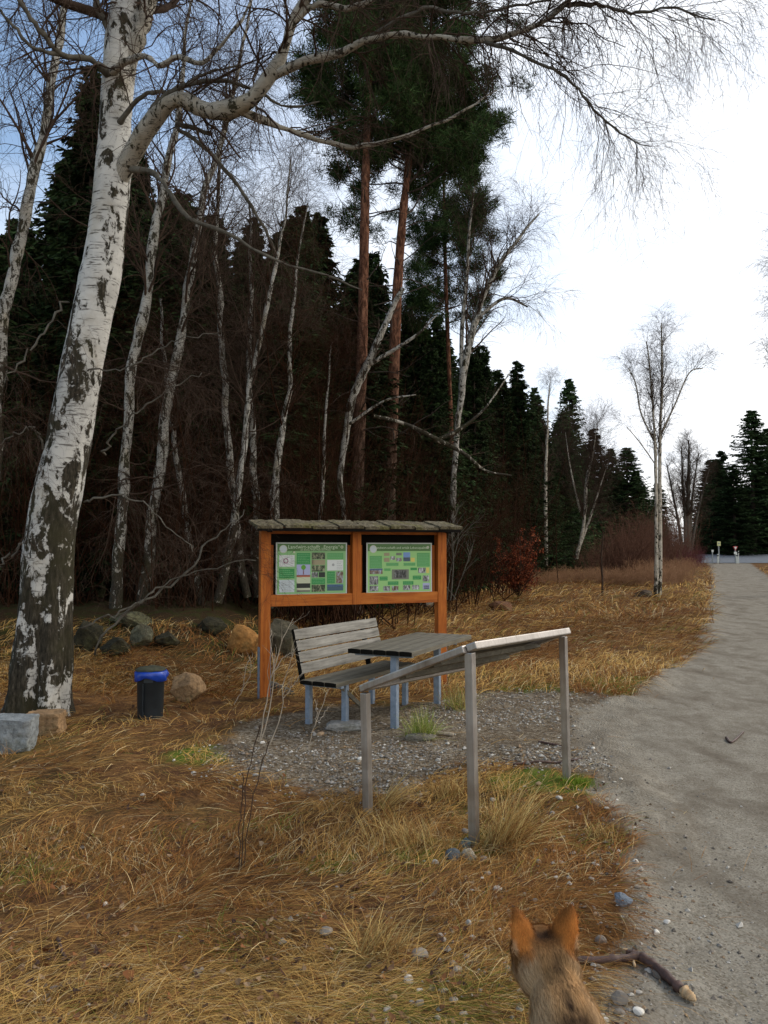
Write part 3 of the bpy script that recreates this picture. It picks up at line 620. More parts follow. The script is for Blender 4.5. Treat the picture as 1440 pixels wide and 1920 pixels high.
# posters
PAL = {'white': (.62, .64, .60), 'frame': (.50, .52, .47), 'hdr': (.075, .17, .045), 'bg': (.22, .43, .17), 'bg2': (.28, .52, .18), 'grn': (.03, .25, .06), 'grn2': (.10, .33, .10), 'pale': (.50, .56, .56),
       'dark': (.015, .02, .014), 'tan': (.30, .26, .15), 'mid': (.16, .17, .13), 'blue': (.16, .27, .5), 'red': (.35, .09, .05), 'yel': (.6, .5, .12), 'cream': (.5, .52, .35), 'grey': (.34, .35, .33), 'txt': (.55, .66, .45), 'ring': (.25, .08, .14), 'leaf': (.10, .30, .02), 'lil': (.36, .38, .55), 'teal': (.05, .10, .13), 'grn3': (.16, .40, .17)}
pm = {}
def pmat(k):
    if k not in pm:
        m_, t, b = mat('print_' + {'hdr': 'header_green', 'bg': 'light_green', 'bg2': 'lime_green', 'grn3': 'soft_green', 'grn': 'green', 'grn2': 'leaf_green', 'txt': 'lettering', 'mid': 'olive_grey', 'lil': 'lilac', 'yel': 'yellow', 'photo': 'photo_forest', 'photo2': 'photo_grey', 'photo3': 'photo_village'}.get(k, k), .45, .4)
        if k.startswith('photo'):
            v = objc(t); st = {'photo': [(.36, (.008, .012, .008)), (.5, (.05, .075, .03)), (.62, (.30, .30, .18))], 'photo2': [(.36, (.03, .03, .03)), (.5, (.18, .18, .17)), (.64, (.6, .6, .6))], 'photo3': [(.36, (.05, .025, .02)), (.48, (.22, .15, .10)), (.6, (.35, .42, .5))]}[k]
            t.links.new(ramp(t, noise(t, v, 38, 5, .7, .5, (1, 1, .5)), st), b.inputs['Base Color'])
        else: b.inputs['Base Color'].default_value = (*PAL[k], 1)
        pm[k] = m_
    return pm[k]
def text_geo(s, size, x, z, align='CENTER'):
    cu = bpy.data.curves.new('lettering', 'FONT'); cu.body = s; cu.size = size; cu.align_x = align; cu.resolution_u = 2
    o = bpy.data.objects.new('lettering', cu); COL.objects.link(o); dg = bpy.context.evaluated_depsgraph_get(); me = o.evaluated_get(dg).to_mesh()
    V = np.array([v.co[:] for v in me.vertices]); fs = {}
    for p in me.polygons: fs.setdefault(len(p.vertices), []).append(list(p.vertices))
    o.evaluated_get(dg).to_mesh_clear(); bpy.data.objects.remove(o); bpy.data.curves.remove(cu)
    return np.stack([V[:, 0] + x, np.zeros(len(V)), V[:, 1] + z], 1), list(fs.values())
def poster(cx, cz, rects, discs, texts, label, prints):
    W_, H_ = .841, .594; mb = MB(); names = []
    def mi(k):
        if k not in names: names.append(k)
        return names.index(k)
    mb.box((0, 0, 0), (W_, .006, H_), m=mi('frame'), bev=.0015)
    lay = [0]
    def rect(x0, z0, x1, z1, k, dy):
        X0, X1 = -W_ / 2 + x0 * W_, -W_ / 2 + x1 * W_; Z0, Z1 = H_ / 2 - z0 * H_, H_ / 2 - z1 * H_
        mb.add([[X0, dy, Z1], [X1, dy, Z1], [X1, dy, Z0], [X0, dy, Z0]], [[[0, 1, 2, 3]]], mi(k))
    rect(.018, .022, .982, .978, rects[0], -.0036)
    rect(.018, .022, .982, .165, 'hdr', -.0042)
    for r in rects[1:]: rect(*r, -.0050)
    for (x, z, r, k, d) in discs:
        a = np.arange(28) * 2 * np.pi / 28; X0 = -W_ / 2 + x * W_; Z0 = H_ / 2 - z * H_
        mb.add(np.stack([X0 + r * np.cos(a), np.full(28, -.0056 - d), Z0 + r * np.sin(a)], 1), [[list(range(28))]], mi(k))
    for (s, size, x, z, al, k) in texts:
        V, fs = text_geo(s, size, -W_ / 2 + x * W_, H_ / 2 - z * H_, al); V[:, 1] = -.0066; mb.add(V, fs, mi(k))
    for (x0, z0, x1, z1, k) in prints:
        x_ = x0
        while x_ < x1:
            e = min(x1, x_ + random.uniform(.012, .035)); rect(x_, z0, e, z1, 'grn3' if k == 'txt' else 'grey', -.0062); x_ = e + .006
    for fx in (.02, .35, .67, .98):
        for s in (-1, 1): mb.box((-W_ / 2 + fx * W_, -.006, s * (H_ / 2 - .008)), (.008, .006, .008), m=mi('grey'))
    o = mb.build('poster', [pmat(k) for k in names], board); o.location = (cx, -.03, cz); o['label'] = label; return o
def lines(x0, z0, x1, z1, n, k='txt'):
    """rows of small print"""
    r = []; h = (z1 - z0) / n
    for i in range(n):
        z = z0 + h * (i + .3); e = x1 - (x1 - x0) * random.choice([.05, .12, .3, .08]); r.append((x0 + .012, z, e, z + h * .28, k))
    return r
c1, c2, c3, c4 = (.045, .255), (.285, .475), (.495, .685), (.715, .945)
R1 = ['bg', (c1[0], .24, c1[1], .46, 'white'), (c1[0], .50, c1[1], .68, 'grn'), (c1[0], .71, c1[1], .945, 'pale'),
      (c2[0], .20, c2[1], .42, 'grn'), (c2[0], .42, c2[1], .63, 'lil'), (c2[0], .62, c2[1], .66, 'red'), (c2[0], .66, c2[1], .78, 'cream'), (c2[0], .78, c2[1], .87, 'dark'), (c2[0], .87, c2[1], .91, 'cream'), (c2[0], .91, c2[1], .945, 'mid'),
      (c3[0], .19, c3[1], .32, 'photo'), (c3[0], .33, c3[1], .43, 'tan'), (c3[0], .33, c3[0] + .05, .43, 'mid'), (c3[0], .44, c3[1], .56, 'photo'), (c3[0], .57, c3[0] + .09, .67, 'photo2'), (c3[0] + .10, .57, c3[1], .67, 'dark'), (c3[0], .69, c3[1], .80, 'grn'), (c3[0], .81, c3[1], .945, 'photo'),
      (c4[0], .20, c4[1], .32, 'grn2'), (c4[0], .335, c4[1], .54, 'white'), (c4[0], .56, .825, .79, 'grn'), (.845, .56, c4[1], .79, 'photo3'), (c4[0], .81, c4[1], .93, 'teal'), (c4[0], .81, c4[1], .85, 'blue')]
R1b = lines(c1[0], .52, c1[1], .67, 4) + lines(c2[0], .22, c2[1], .41, 6) + lines(c4[0], .21, c4[1], .31, 3) + lines(c4[0], .58, .825, .78, 6) + lines(c3[0], .70, c3[1], .79, 3) + lines(c1[0] + .02, .72, c1[1] - .02, .93, 7, 'grey') + lines(.84, .36, .94, .53, 5, 'grey') + lines(.19, .26, .25, .45, 6, 'grey')
def raise_(l): return l
D1 = [(.10, .125, .046, 'cream', .0), (.10, .125, .040, 'pale', .0004), (.925, .085, .017, 'cream', 0), (.925, .085, .010, 'hdr', .0004), (.135, .35, .030, 'ring', 0), (.135, .35, .019, 'white', .0004), (.38, .475, .028, 'leaf', 0), (.25, .185, .012, 'cream', 0), (.80, .43, .016, 'grey', 0)]
T1 = [('Landwirt-schafft \u201eEnergie\u201c', .058, .53, .115, 'CENTER', 'txt'), ('aus Sonne, Wald, Holz und Wiese', .026, .55, .152, 'CENTER', 'txt'), ('4', .018, .925, .095, 'CENTER', 'txt')]
XL1 = (PW / 2 + XM - .0525) / 2; XL2 = (XM + .0525 + BL - PW / 2) / 2
R1 = R1 + [(.373, .48, .387, .62, 'red')]
poster(XL1, 1.43, R1 + [], D1, T1, 'left green poster titled Landwirt-schafft Energie', R1b)
R2 = ['bg2', (.045, .26, .23, .50, 'grn2'), (.045, .51, .24, .62, 'photo3'), (.045, .51, .24, .545, 'blue'), (.045, .66, .175, .83, 'photo2'), (.045, .85, .175, .96, 'photo2'),
      (.26, .20, .345, .26, 'tan'), (.26, .30, .345, .38, 'tan'), (.36, .27, .43, .34, 'photo2'), (.445, .20, .53, .25, 'mid'), (.445, .30, .53, .37, 'photo3'), (.555, .19, .66, .37, 'blue'), (.555, .29, .66, .37, 'mid'), (.67, .30, .73, .38, 'yel'),
      (.295, .40, .48, .46, 'grn2'), (.56, .40, .74, .46, 'grn2'), (.765, .20, .965, .48, 'grn2'), (.265, .51, .36, .56, 'grn2'), (.38, .53, .64, .73, 'mid'), (.42, .55, .60, .70, 'photo2'), (.665, .50, .765, .55, 'grn'),
      (.785, .50, .90, .61, 'photo2'), (.91, .50, .955, .61, 'yel'), (.195, .67, .315, .75, 'grn'), (.70, .66, .83, .74, 'grn'), (.32, .77, .48, .84, 'grn'), (.55, .77, .71, .84, 'grn'), (.855, .66, .955, .78, 'photo2'), (.855, .81, .965, .94, 'lil'), (.87, .86, .95, .94, 'dark'),
      (.25, .86, .35, .96, 'photo2'), (.38, .86, .48, .96, 'photo3'), (.55, .85, .66, .95, 'photo2'), (.69, .85, .80, .94, 'photo2')]
D2 = [(.10, .125, .046, 'cream', .0), (.10, .125, .040, 'pale', .0004), (.935, .09, .017, 'cream', 0), (.935, .09, .010, 'grey', .0004)]
T2 = [('Landwirt-schafft und erh\u00e4lt Lebensqualit\u00e4t', .040, .53, .12, 'CENTER', 'txt')]
poster(XL2, 1.43, R2, D2, T2, 'right green poster with many small photographs', lines(.045, .28, .23, .49, 7) + lines(.765, .22, .965, .47, 8) + lines(.295, .405, .48, .46, 2) + lines(.56, .405, .74, .46, 2) + lines(.195, .68, .315, .75, 2) + lines(.70, .67, .83, .74, 2) + lines(.32, .775, .48, .84, 2) + lines(.55, .775, .71, .84, 2))
# ------------------------------------------------------------------ picnic table
TD = np.array([.43, .903, 0]); TD /= np.linalg.norm(TD); TP = np.array([TD[1], -TD[0], 0])
tn = G(652, 1216, .72); TW_ = .66; TL_ = 1.62
torg = tn + TP * TW_ / 2; torg[2] = 0
rzt = math.atan2(TD[1], TD[0]) - math.pi / 2
table = thing('picnic_table', torg, 'weathered picnic table with grey plank top on blue-grey steel legs', 'table', rz=rzt)
pw = TW_ / 5
def plank(w_, L_, th, seed, curve=0.0):
    """plank along +y with worn edges and darkened end faces: returns MB"""
    nx, ny = 5, 24; g = np.linspace(-.5, .5, nx); y = np.linspace(0, L_, ny); mb = MB()
    GX, GY = np.meshgrid(g * w_, y); pz = xyz(GX * 8 + seed * 5, GY * 3)
    top = th / 2 + fbm(pz, 3, seed) * .006 - (np.abs(GX) > w_ * .45) * .003; bot = -th / 2 + 0 * top
    ex = fbm(pz * 2, 2, seed + 1) * .004; Vt = np.stack([GX + ex, GY, top], -1).reshape(-1, 3); Vb = np.stack([GX + ex, GY, bot], -1).reshape(-1, 3)
    Ii = np.arange(nx * ny).reshape(ny, nx); n_ = nx * ny; q = np.stack([Ii[:-1, :-1], Ii[:-1, 1:], Ii[1:, 1:], Ii[1:, :-1]], -1).reshape(-1, 4)
    def strip(a): return np.stack([a[:-1], a[:-1] + n_, a[1:] + n_, a[1:]], 1)
    mb.add(np.vstack([Vt, Vb]), [q, q[:, ::-1] + n_, strip(Ii[:, -1])[:, ::-1], strip(Ii[:, 0])], 0); 
    mb.F += [strip(Ii[0, :]), strip(Ii[-1, ::-1])]; mb.m += [1, 1]
    return mb
for i in range(5):
    o = plank(pw - .006, TL_, .045, 80 + i).build('tabletop_plank', [M_greydk, M_endg], table); o.location = (-TW_ / 2 + (i + .5) * pw, 0, .70)
def gl(px, py, root, rz):
    g = G(px, py); d = g - np.array(root); c, s = math.cos(-rz), math.sin(-rz); return np.array([d[0] * c - d[1] * s, d[0] * s + d[1] * c, 0])
for (px, py) in ((740, 1366), (820, 1324)):
    l = gl(px, py, torg, rzt); MB().box((l[0], l[1], .32), (.062, .062, .68), bev=.004).build('leg', M_galv, table)
    MB().box((0, l[1], .666), (TW_ - .08, .05, .022)).build('cross_bar', M_galv, table)

# ------------------------------------------------------------------ bench
sn = G(558, 1274, .45); BD = np.array([.50, .866, 0]); BD /= np.linalg.norm(BD); BP = np.array([BD[1], -BD[0], 0])
rzb = math.atan2(BD[1], BD[0]) - math.pi / 2; borg = sn.copy(); borg[2] = 0
bench = thing('park_bench', borg, 'weathered grey slatted bench with tall backrest left of the picnic table', 'bench', rz=rzb)
SW = .40
for i in range(3):
    o = plank(SW / 3 - .008, 1.52, .04, 90 + i).build('seat_slat', [M_greydk, M_endg], bench); o.location = (.03 + (i + .5) * SW / 3, 0, .428)
rk = math.radians(14)
for i in range(4):
    o = plank(.094, 1.50, .032, 95 + i).build('backrest_slat', [M_grey, M_endg], bench)
    zc = .50 + i * .103 + .045; o.location = (.035 - (zc - .46) * math.tan(rk), .02, zc); o.rotation_euler = (0, math.radians(90) - rk * -1 + 0, 0)
    o.rotation_euler = (0, math.radians(90) + -rk, 0)
for (px, py) in ((579, 1358), (647, 1366)):
    l = gl(px, py, borg, rzb)
    for dy_ in (0, 1.16): MB().box((l[0], l[1] + dy_, .19), (.052, .052, .44), bev=.004).build('leg', M_galv, bench)
for y in (.1, 1.3):
    MB().bar((-.012, y, .40), (-.112, y, .90), .03, .045, up=(1, 0, 0)).build('backrest_bracket', M_black, bench)
    MB().box((.22, y, .398), (.42, .05, .02)).build('cross_bar', M_galv, bench)
MB().bar((.34, .18, .40), (.52, .45, .10), .05, .035).build('brace', M_greydk, bench)

# ------------------------------------------------------------------ steel stand
Pm = G(890, 1585); Pr = G(1066, 1466); Pl = G(688, 1524); P4 = Pl + (Pr - Pm)
hm, hl = 1.13, .80
def atH(px, py, base): # point on the image at roughly the base's distance
    return W(px, py, base[1])
Tm, Tr, Tl = W(881, 1206, Pm[1] - .0), W(1060, 1179, Pr[1]), W(679, 1283, Pl[1]); T4 = Tl + (Tr - Tm)
stand = thing('sloping_steel_stand', Pm, 'four-legged stainless steel stand carrying a sloping slab seen from behind', 'stand')
o0 = Pm.copy()
up_n = np.cross(Tr - Tm, Tl - Tm); up_n /= np.linalg.norm(up_n); up_n *= np.sign(up_n[2])
ed1 = (Tr - Tm) / np.linalg.norm(Tr - Tm)
for b_, t_ in ((Pm, Tm), (Pr, Tr), (Pl, Tl), (P4, T4)):
    inn = (Tm + Tr + Tl + T4) / 4 - t_; inn[2] = 0; inn = inn / np.linalg.norm(inn) * .035
    a = b_ - o0; a[2] = -.15; c = t_ - o0 + inn * .6 - np.array([0, 0, .055]); MB().bar(a + inn * .3, c, .049, .049, up=tuple(np.cross([0, 0, 1], ed1)), bev=.005).build('leg', M_steel, stand)
fr = MB(); e = .0
def bev_edge(a, b, m): fr.bar(a - o0, b - o0, .075, .05, up=tuple(up_n), m=0, bev=.008)
dn = -up_n * .022
for a, b in ((Tm, Tr), (Tl, T4)): fr.bar(a - o0 + dn, b - o0 + dn, .066, .044, up=tuple(up_n), bev=.007)
for a, b in ((Tm, Tl), (Tr, T4)):
    d_ = (b - a) / np.linalg.norm(b - a) * .036; fr.bar(a - o0 + dn + d_, b - o0 + dn - d_, .066, .0435, up=tuple(up_n), bev=.007)
fr.build('frame', M_steel, stand)
def quad_slab(c, th, off_):
    c = [x - o0 + up_n * off_ for x in c]; c2_ = [x - up_n * th for x in c]; return np.array(c + c2_)
ctr = (Tm + Tr + Tl + T4) / 4; cs = [ctr + (x - ctr) * .93 for x in (Tm, Tr, T4, Tl)]
MB().add(quad_slab(cs, .018, .0035), [[[0, 1, 2, 3], [7, 6, 5, 4], [0, 4, 5, 1], [1, 5, 6, 2], [2, 6, 7, 3], [3, 7, 4, 0]]]).build('display_slab', M_greydk, stand)
for f in (.3, .62):
    a = Tm + (Tl - Tm) * f; b = Tr + (T4 - Tr) * f; MB().bar(a - o0 - up_n * .045, b - o0 - up_n * .045, .05, .03, up=tuple(up_n)).build('cross_brace', M_greydk, stand)

# ------------------------------------------------------------------ bin
bb = G(274, 1354); bz = float(hgt(bb[0], bb[1] + .2, False))
bw = 52 / F * bb[1] / 2; bh = 88 / F * bb[1]
binr = thing('litter_bin', (bb[0], bb[1] + bw, bz), 'dark round litter bin with a blue bag folded over its rim', 'litter bin')
def lathe(prof, S=40, jit=None):
    V = []; 
    for r, z in prof:
        a = np.arange(S) * 2 * np.pi / S; V.append(np.stack([r * np.cos(a), r * np.sin(a), np.full(S, z)], 1))
    V = np.array(V)
    if jit is not None: V = jit(V)
    K = len(prof); k = np.arange(K - 1)[:, None] * S; s = np.arange(S)[None]; s2 = (s + 1) % S
    return V.reshape(-1, 3), np.stack([k + s, k + s2, k + S + s2, k + S + s], -1).reshape(-1, 4)
M_bin = simple('dark_bin_plastic', (.006, .009, .012), (.014, .022, .026), 5, .45, .5, bd=.001)
V, q = lathe([(bw * .86, -.05), (bw * .88, 0.0), (bw * .9, .02), (bw * .98, bh * .9), (bw * 1.03, bh * .92), (bw * 1.03, bh * .96), (bw * .97, bh * .97), (bw * .95, bh * .9)])
mk('bin_body', V, [q], M_bin, binr)
MB().box((bw * .12, -bw * .98, bh * .83), (.09, .012, .05), bev=.004).build('label_recess', M_bin, binr)
MB().box((-bw * .25, -bw * .99, bh * .42), (.01, .014, .30), bev=.003).build('rib', M_bin, binr)
m_, t, b = mat('blue_bag_plastic', .35, .5); v = objc(t)
t.links.new(ramp(t, noise(t, v, 7, 5, .6), [(.35, (.004, .025, .20)), (.6, (.008, .055, .40)), (.8, (.02, .16, .6))]), b.inputs['Base Color'])
def bagj(V):
    a = np.arctan2(V[..., 1], V[..., 0]); k = np.array([0, 0, .3, .7, 1, 1])[:, None][:len(V)]
    V = V.copy(); V[..., 2] -= k * (np.abs(np.sin(a * 1.5 + 2.3)) ** 1.5) * .045; r = 1 + .07 * np.sin(a * 7 + V[..., 2] * 60) * k + .05 * np.sin(a * 3 + 1) * k
    V[..., 0] *= r; V[..., 1] *= r; return V
V, q = lathe([(bw * .80, bh * .93), (bw * 1.02, bh * 1.02), (bw * 1.16, bh * 1.0), (bw * 1.19, bh * .95), (bw * 1.12, bh * .885), (bw * 1.09, bh * .88)], 56, bagj)
mk('bin_bag', V, [q], m_, binr)
V, q = lathe([(bw * 1.06, bh * 1.01), (bw * 1.1, bh * 1.035), (bw * .92, bh * 1.06), (bw * .5, bh * 1.09), (.001, bh * 1.095)], 40, lambda V: V + (fbm(V * 25, 3, 9)[..., None] * np.array([.01, .01, .02])))
mk('lid', V, [q], simple('mossy_dark_lid', (.018, .02, .012), (.07, .07, .04), 16, .8, .3), binr)

# ------------------------------------------------------------------ trees
def trace(pts, K):
    """pts (px,py,Y,width_px) -> P (K,3), R (K)"""
    pts = np.array(pts, float); P = np.array([W(a, b, y) for a, b, y, _ in pts]); R = pts[:, 3] / 2 / F * pts[:, 2]
    C = cr(np.column_stack([P, R]), K); return C[:, :3], np.maximum(C[:, 3], .003)
def join(parts):
    V = []; Fq = []; n = 0
    for v, q in parts: V.append(v); Fq.append(q + n); n += len(v)
    return np.concatenate(V), np.concatenate(Fq)
def part_tubes(name, lst, mtl, root, org, smooth=True, arr=False):
    """lst of (P,R,S) with P (N,K,3)"""
    pr = [tubes(P, R, S) for P, R, S in lst]; V, q = join(pr)
    return mk(name, V - np.asarray(org), [q], mtl, root, smooth=smooth)

# --- the big birch in front
rgb = np.random.default_rng(11)
TR = [(66, 1385, 8.0, 150), (70, 1330, 8.0, 112), (80, 1200, 8.0, 96), (96, 1000, 8.02, 89), (125, 850, 8.05, 82), (150, 700, 8.1, 77), (180, 560, 8.15, 74), (200, 440, 8.2, 70), (212, 320, 8.25, 66), (218, 200, 8.3, 60), (228, 90, 8.35, 62), (240, 0, 8.4, 60), (262, -150, 8.5, 52), (270, -400, 8.7, 44), (285, -700, 8.8, 34), (300, -1050, 9.0, 22), (310, -1350, 9.2, 8)]
P, R = trace(TR, 320); org = np.array([P[6][0], P[6][1], 0.0])
bigb = thing('birch_tree', org, 'large leaning white-barked birch filling the left foreground', 'birch tree')
S = 64; V, q = tubes(P[None], R[None], S); V = V.reshape(320, S, 3); c = P[:, None]; dr = V - c
an = np.arange(S) * 2 * np.pi / S; hh = V[..., 2]
fl = np.clip(1.1 - hh / 1.6, 0, 1); lob = 1 + fl * .16 * np.sin(an * 5 + 1.2)[None] + fl * .07 * np.sin(an * 11)[None]
rgh = fbm(np.stack([V[..., 0] * 9, V[..., 1] * 9, V[..., 2] * 3.2], -1), 4, 5); rg2 = fbm(V * 26, 3, 6)
lump = fbm(V * 1.8, 3, 15)
V = c + dr * (lob + rgh * (.06 + .2 * np.clip(1 - hh / 3.2, 0, 1)) + rg2 * .04 + lump * .18)[..., None]
mk('trunk', V.reshape(-1, 3) - org, [q], M_birch, bigb)
limbs = [
    [(200, 400, 8.26, 10), (222, 345, 8.2, 34), (242, 300, 8.1, 42), (275, 240, 7.9, 40), (322, 190, 7.7, 36), (352, 190, 7.65, 34), (385, 207, 7.6, 34), (440, 203, 7.5, 34), (478, 180, 7.4, 32), (512, 135, 7.3, 28), (535, 85, 7.25, 24), (550, 35, 7.2, 22), (580, -10, 7.1, 18), (640, -90, 7.0, 14), (720, -200, 6.9, 8)],
    [(500, 150, 7.35, 20), (560, 120, 7.2, 19), (640, 98, 7.1, 18), (690, 75, 7.0, 15), (760, 67, 6.9, 13), (840, 73, 6.8, 13), (905, 76, 6.7, 13), (960, 64, 6.65, 12), (1015, 42, 6.6, 12), (1060, 8, 6.5, 12), (1105, -40, 6.4, 8)],
    [(450, 208, 7.5, 18), (510, 232, 7.6, 14), (560, 250, 7.7, 12), (620, 268, 7.8, 11), (670, 276, 7.8, 10), (740, 262, 7.8, 8), (810, 236, 7.9, 7), (870, 208, 7.9, 5), (930, 170, 8.0, 3)],
    [(205, 142, 8.2, 20), (235, 115, 8.0, 14), (272, 106, 7.8, 12), (300, 122, 7.7, 10), (330, 106, 7.6, 12), (375, 118, 7.5, 10), (405, 95, 7.5, 8), (440, 55, 7.4, 7), (470, 5, 7.4, 5)],
    [(205, 142, 8.2, 22), (170, 112, 8.0, 14), (115, 102, 7.8, 12), (80, 62, 7.6, 11), (45, 15, 7.5, 10), (10, -40, 7.4, 7)],
    [(115, 102, 7.8, 10), (60, 88, 7.6, 8), (10, 30, 7.5, 6), (-40, -20, 7.4, 4)],
    [(245, 318, 8.1, 15), (290, 325, 8.0, 12), (315, 355, 7.9, 11), (350, 405, 7.8, 10), (430, 440, 7.8, 8), (520, 490, 7.8, 6), (600, 512, 7.9, 5), (680, 545, 8.0, 3)],
    [(905, 76, 6.7, 9), (960, 95, 6.6, 8), (1015, 120, 6.5, 7), (1070, 150, 6.45, 6), (1110, 205, 6.4, 5), (1160, 250, 6.4, 4), (1220, 275, 6.4, 2)],
    [(690, 75, 7.0, 11), (740, 40, 6.9, 9), (800, 15, 6.8, 8), (860, 25, 6.7, 7), (930, 20, 6.6, 6), (1000, 5, 6.5, 5), (1080, -10, 6.4, 3)],
    [(545, 45, 7.2, 14), (600, 8, 7.1, 13), (655, 15, 7.0, 12), (720, -10, 6.9, 9), (800, -50, 6.8, 5)],
    [(1060, 8, 6.5, 10), (1120, 10, 6.4, 8), (1190, 25, 6.3, 6), (1260, 15, 6.2, 5), (1340, 40, 6.1, 3)],
    [(265, 250, 7.9, 16), (290, 200, 7.8, 13), (330, 168, 7.7, 12), (400, 152, 7.6, 9), (470, 165, 7.6, 7), (540, 200, 7.7, 5), (600, 190, 7.8, 3)],
    [(208, 60, 8.3, 18), (185, 20, 8.2, 14), (165, -40, 8.1, 12), (120, -120, 8, 8)],
    [(235, 140, 8.3, 34), (262, 60, 8.3, 36), (280, 0, 8.3, 34), (310, -120, 8.3, 26), (380, -320, 8.2, 18), (450, -560, 8.1, 8)],
    [(215, 240, 8.2, 14), (270, 178, 8.0, 9), (330, 170, 7.9, 8), (380, 140, 7.9, 6), (450, 120, 7.9, 4)],
    [(395, 250, 7.9, 10), (330, 235, 8.0, 8), (400, 290, 7.9, 9), (480, 400, 8.0, 7), (520, 480, 8.2, 5)],
    [(120, 560, 8, 9), (70, 640, 7.8, 7), (20, 700, 7.7, 5), (-20, 740, 7.7, 3)], [(100, 860, 8, 8), (60, 800, 7.8, 6), (20, 820, 7.7, 5), (-30, 850, 7.7, 3)],
    [(190, 850, 8, 9), (230, 800, 7.9, 7), (300, 740, 7.9, 5), (380, 700, 8, 3)], [(150, 940, 8, 9), (230, 930, 7.9, 6), (300, 970, 7.9, 4), (360, 1030, 8, 3)],
    [(55, 1010, 8, 10), (0, 1060, 7.8, 7), (-40, 1080, 7.7, 5)], [(140, 690, 8, 8), (230, 690, 7.8, 5), (330, 640, 7.8, 4), (420, 620, 7.9, 2)],
    [(170, 1230, 8.1, 8), (230, 1150, 8.3, 10), (330, 1090, 8.6, 8), (400, 1010, 8.8, 6), (460, 960, 9, 3)], [(140, 1180, 8.1, 6), (260, 1130, 8.3, 7), (330, 1080, 8.5, 5), (480, 1050, 8.7, 3)]]
LB = [trace([(a, b, c, d * .86) for a, b, c, d in l], 26) for l in limbs]
LP = np.stack([a for a, _ in LB]); LR = np.stack([b for _, b in LB])
jit = rgb.normal(0, 1, LP.shape) * .006; jit[16:] *= 3; jit[:, 0] = 0; LP = LP + jit; LP[16:, 0, 1] += .12; LR[16:] *= .62
for k in (0, 1): pass
big = [i for i in range(len(limbs)) if limbs[i][0][3] >= 14]
for i in range(len(limbs)):
    part_tubes('limb', [(LP[i:i + 1], LR[i:i + 1] * (1 + .12 * rgb.normal(size=(1, 26))), 14)], M_birch_l if i in (0, 1, 2, 3, 9, 13) else M_limb, bigb, org)
# upper trunk branches beyond the frame top, whose twigs hang into view
up0, upr0 = grow(P[None, 200:], R[None, 200:], 22, .05, .95, 3.2, 62, .02, 14, .12, .32, .15, .5, up=.1, rg=rgb)
tw_src = [(LP[[0, 1, 2, 7, 8, 9, 10]], LR[[0, 1, 2, 7, 8, 9, 10]], 20), (LP[[3, 4, 5, 6, 11, 12, 13, 14, 15]], LR[[3, 4, 5, 6, 11, 12, 13, 14, 15]], 13), (up0, upr0, 12), (LP[16:], LR[16:], 14)]
lst = [(up0, upr0, 7)]; f1 = []
for a, r_, n in tw_src:
    c1_, r1 = grow(a, r_, n, .12, 1, .95, 52, .05, 9, .20, .30, .3, .35, rmin=.0020, rg=rgb); r1 = np.minimum(r1, .011); lst.append((c1_, r1, 4)); f1.append((c1_, r1))
c1_ = np.concatenate([a for a, _ in f1]); r1 = np.concatenate([b for _, b in f1])
c2_, r2 = grow(c1_, r1, 7, .15, 1, .55, 45, .16, 8, .14, .55, .4, .2, rmin=.0011, rg=rgb); lst.append((c2_, r2, 3))
c3_, r3 = grow(c2_, r2, 5, .2, 1, .22, 42, .12, 5, .2, .6, .5, .2, rmin=.0009, rg=rgb); lst.append((c3_, r3, 3))
part_tubes('crown', lst, M_twig, bigb, org)
print('bigbirch twigs', len(c1_), len(c2_), len(c3_))

# --- right-hanging sprays on the long limb need extra length
src = LP[[1, 7, 8, 10]][:, 8:]; sr = LR[[1, 7, 8, 10]][:, 8:]
h1, hr1 = grow(src, sr, 22, .1, 1, .85, 44, .08, 10, .16, .4, .35, .3, rmin=.0017, rg=rgb); hr1 = np.minimum(hr1, .008)
h2, hr2 = grow(h1, hr1, 7, .1, 1, .60, 36, .24, 12, .2, .6, .5, .2, rmin=.0010, rg=rgb)
h3, hr3 = grow(h2, hr2, 4, .1, 1, .12, 45, .05, 4, .25, .7, .6, .2, rmin=.0009, rg=rgb)
part_tubes('hanging_twigs', [(h1, hr1, 4), (h2, hr2, 3), (h3, hr3, 3)], M_twig, bigb, org)

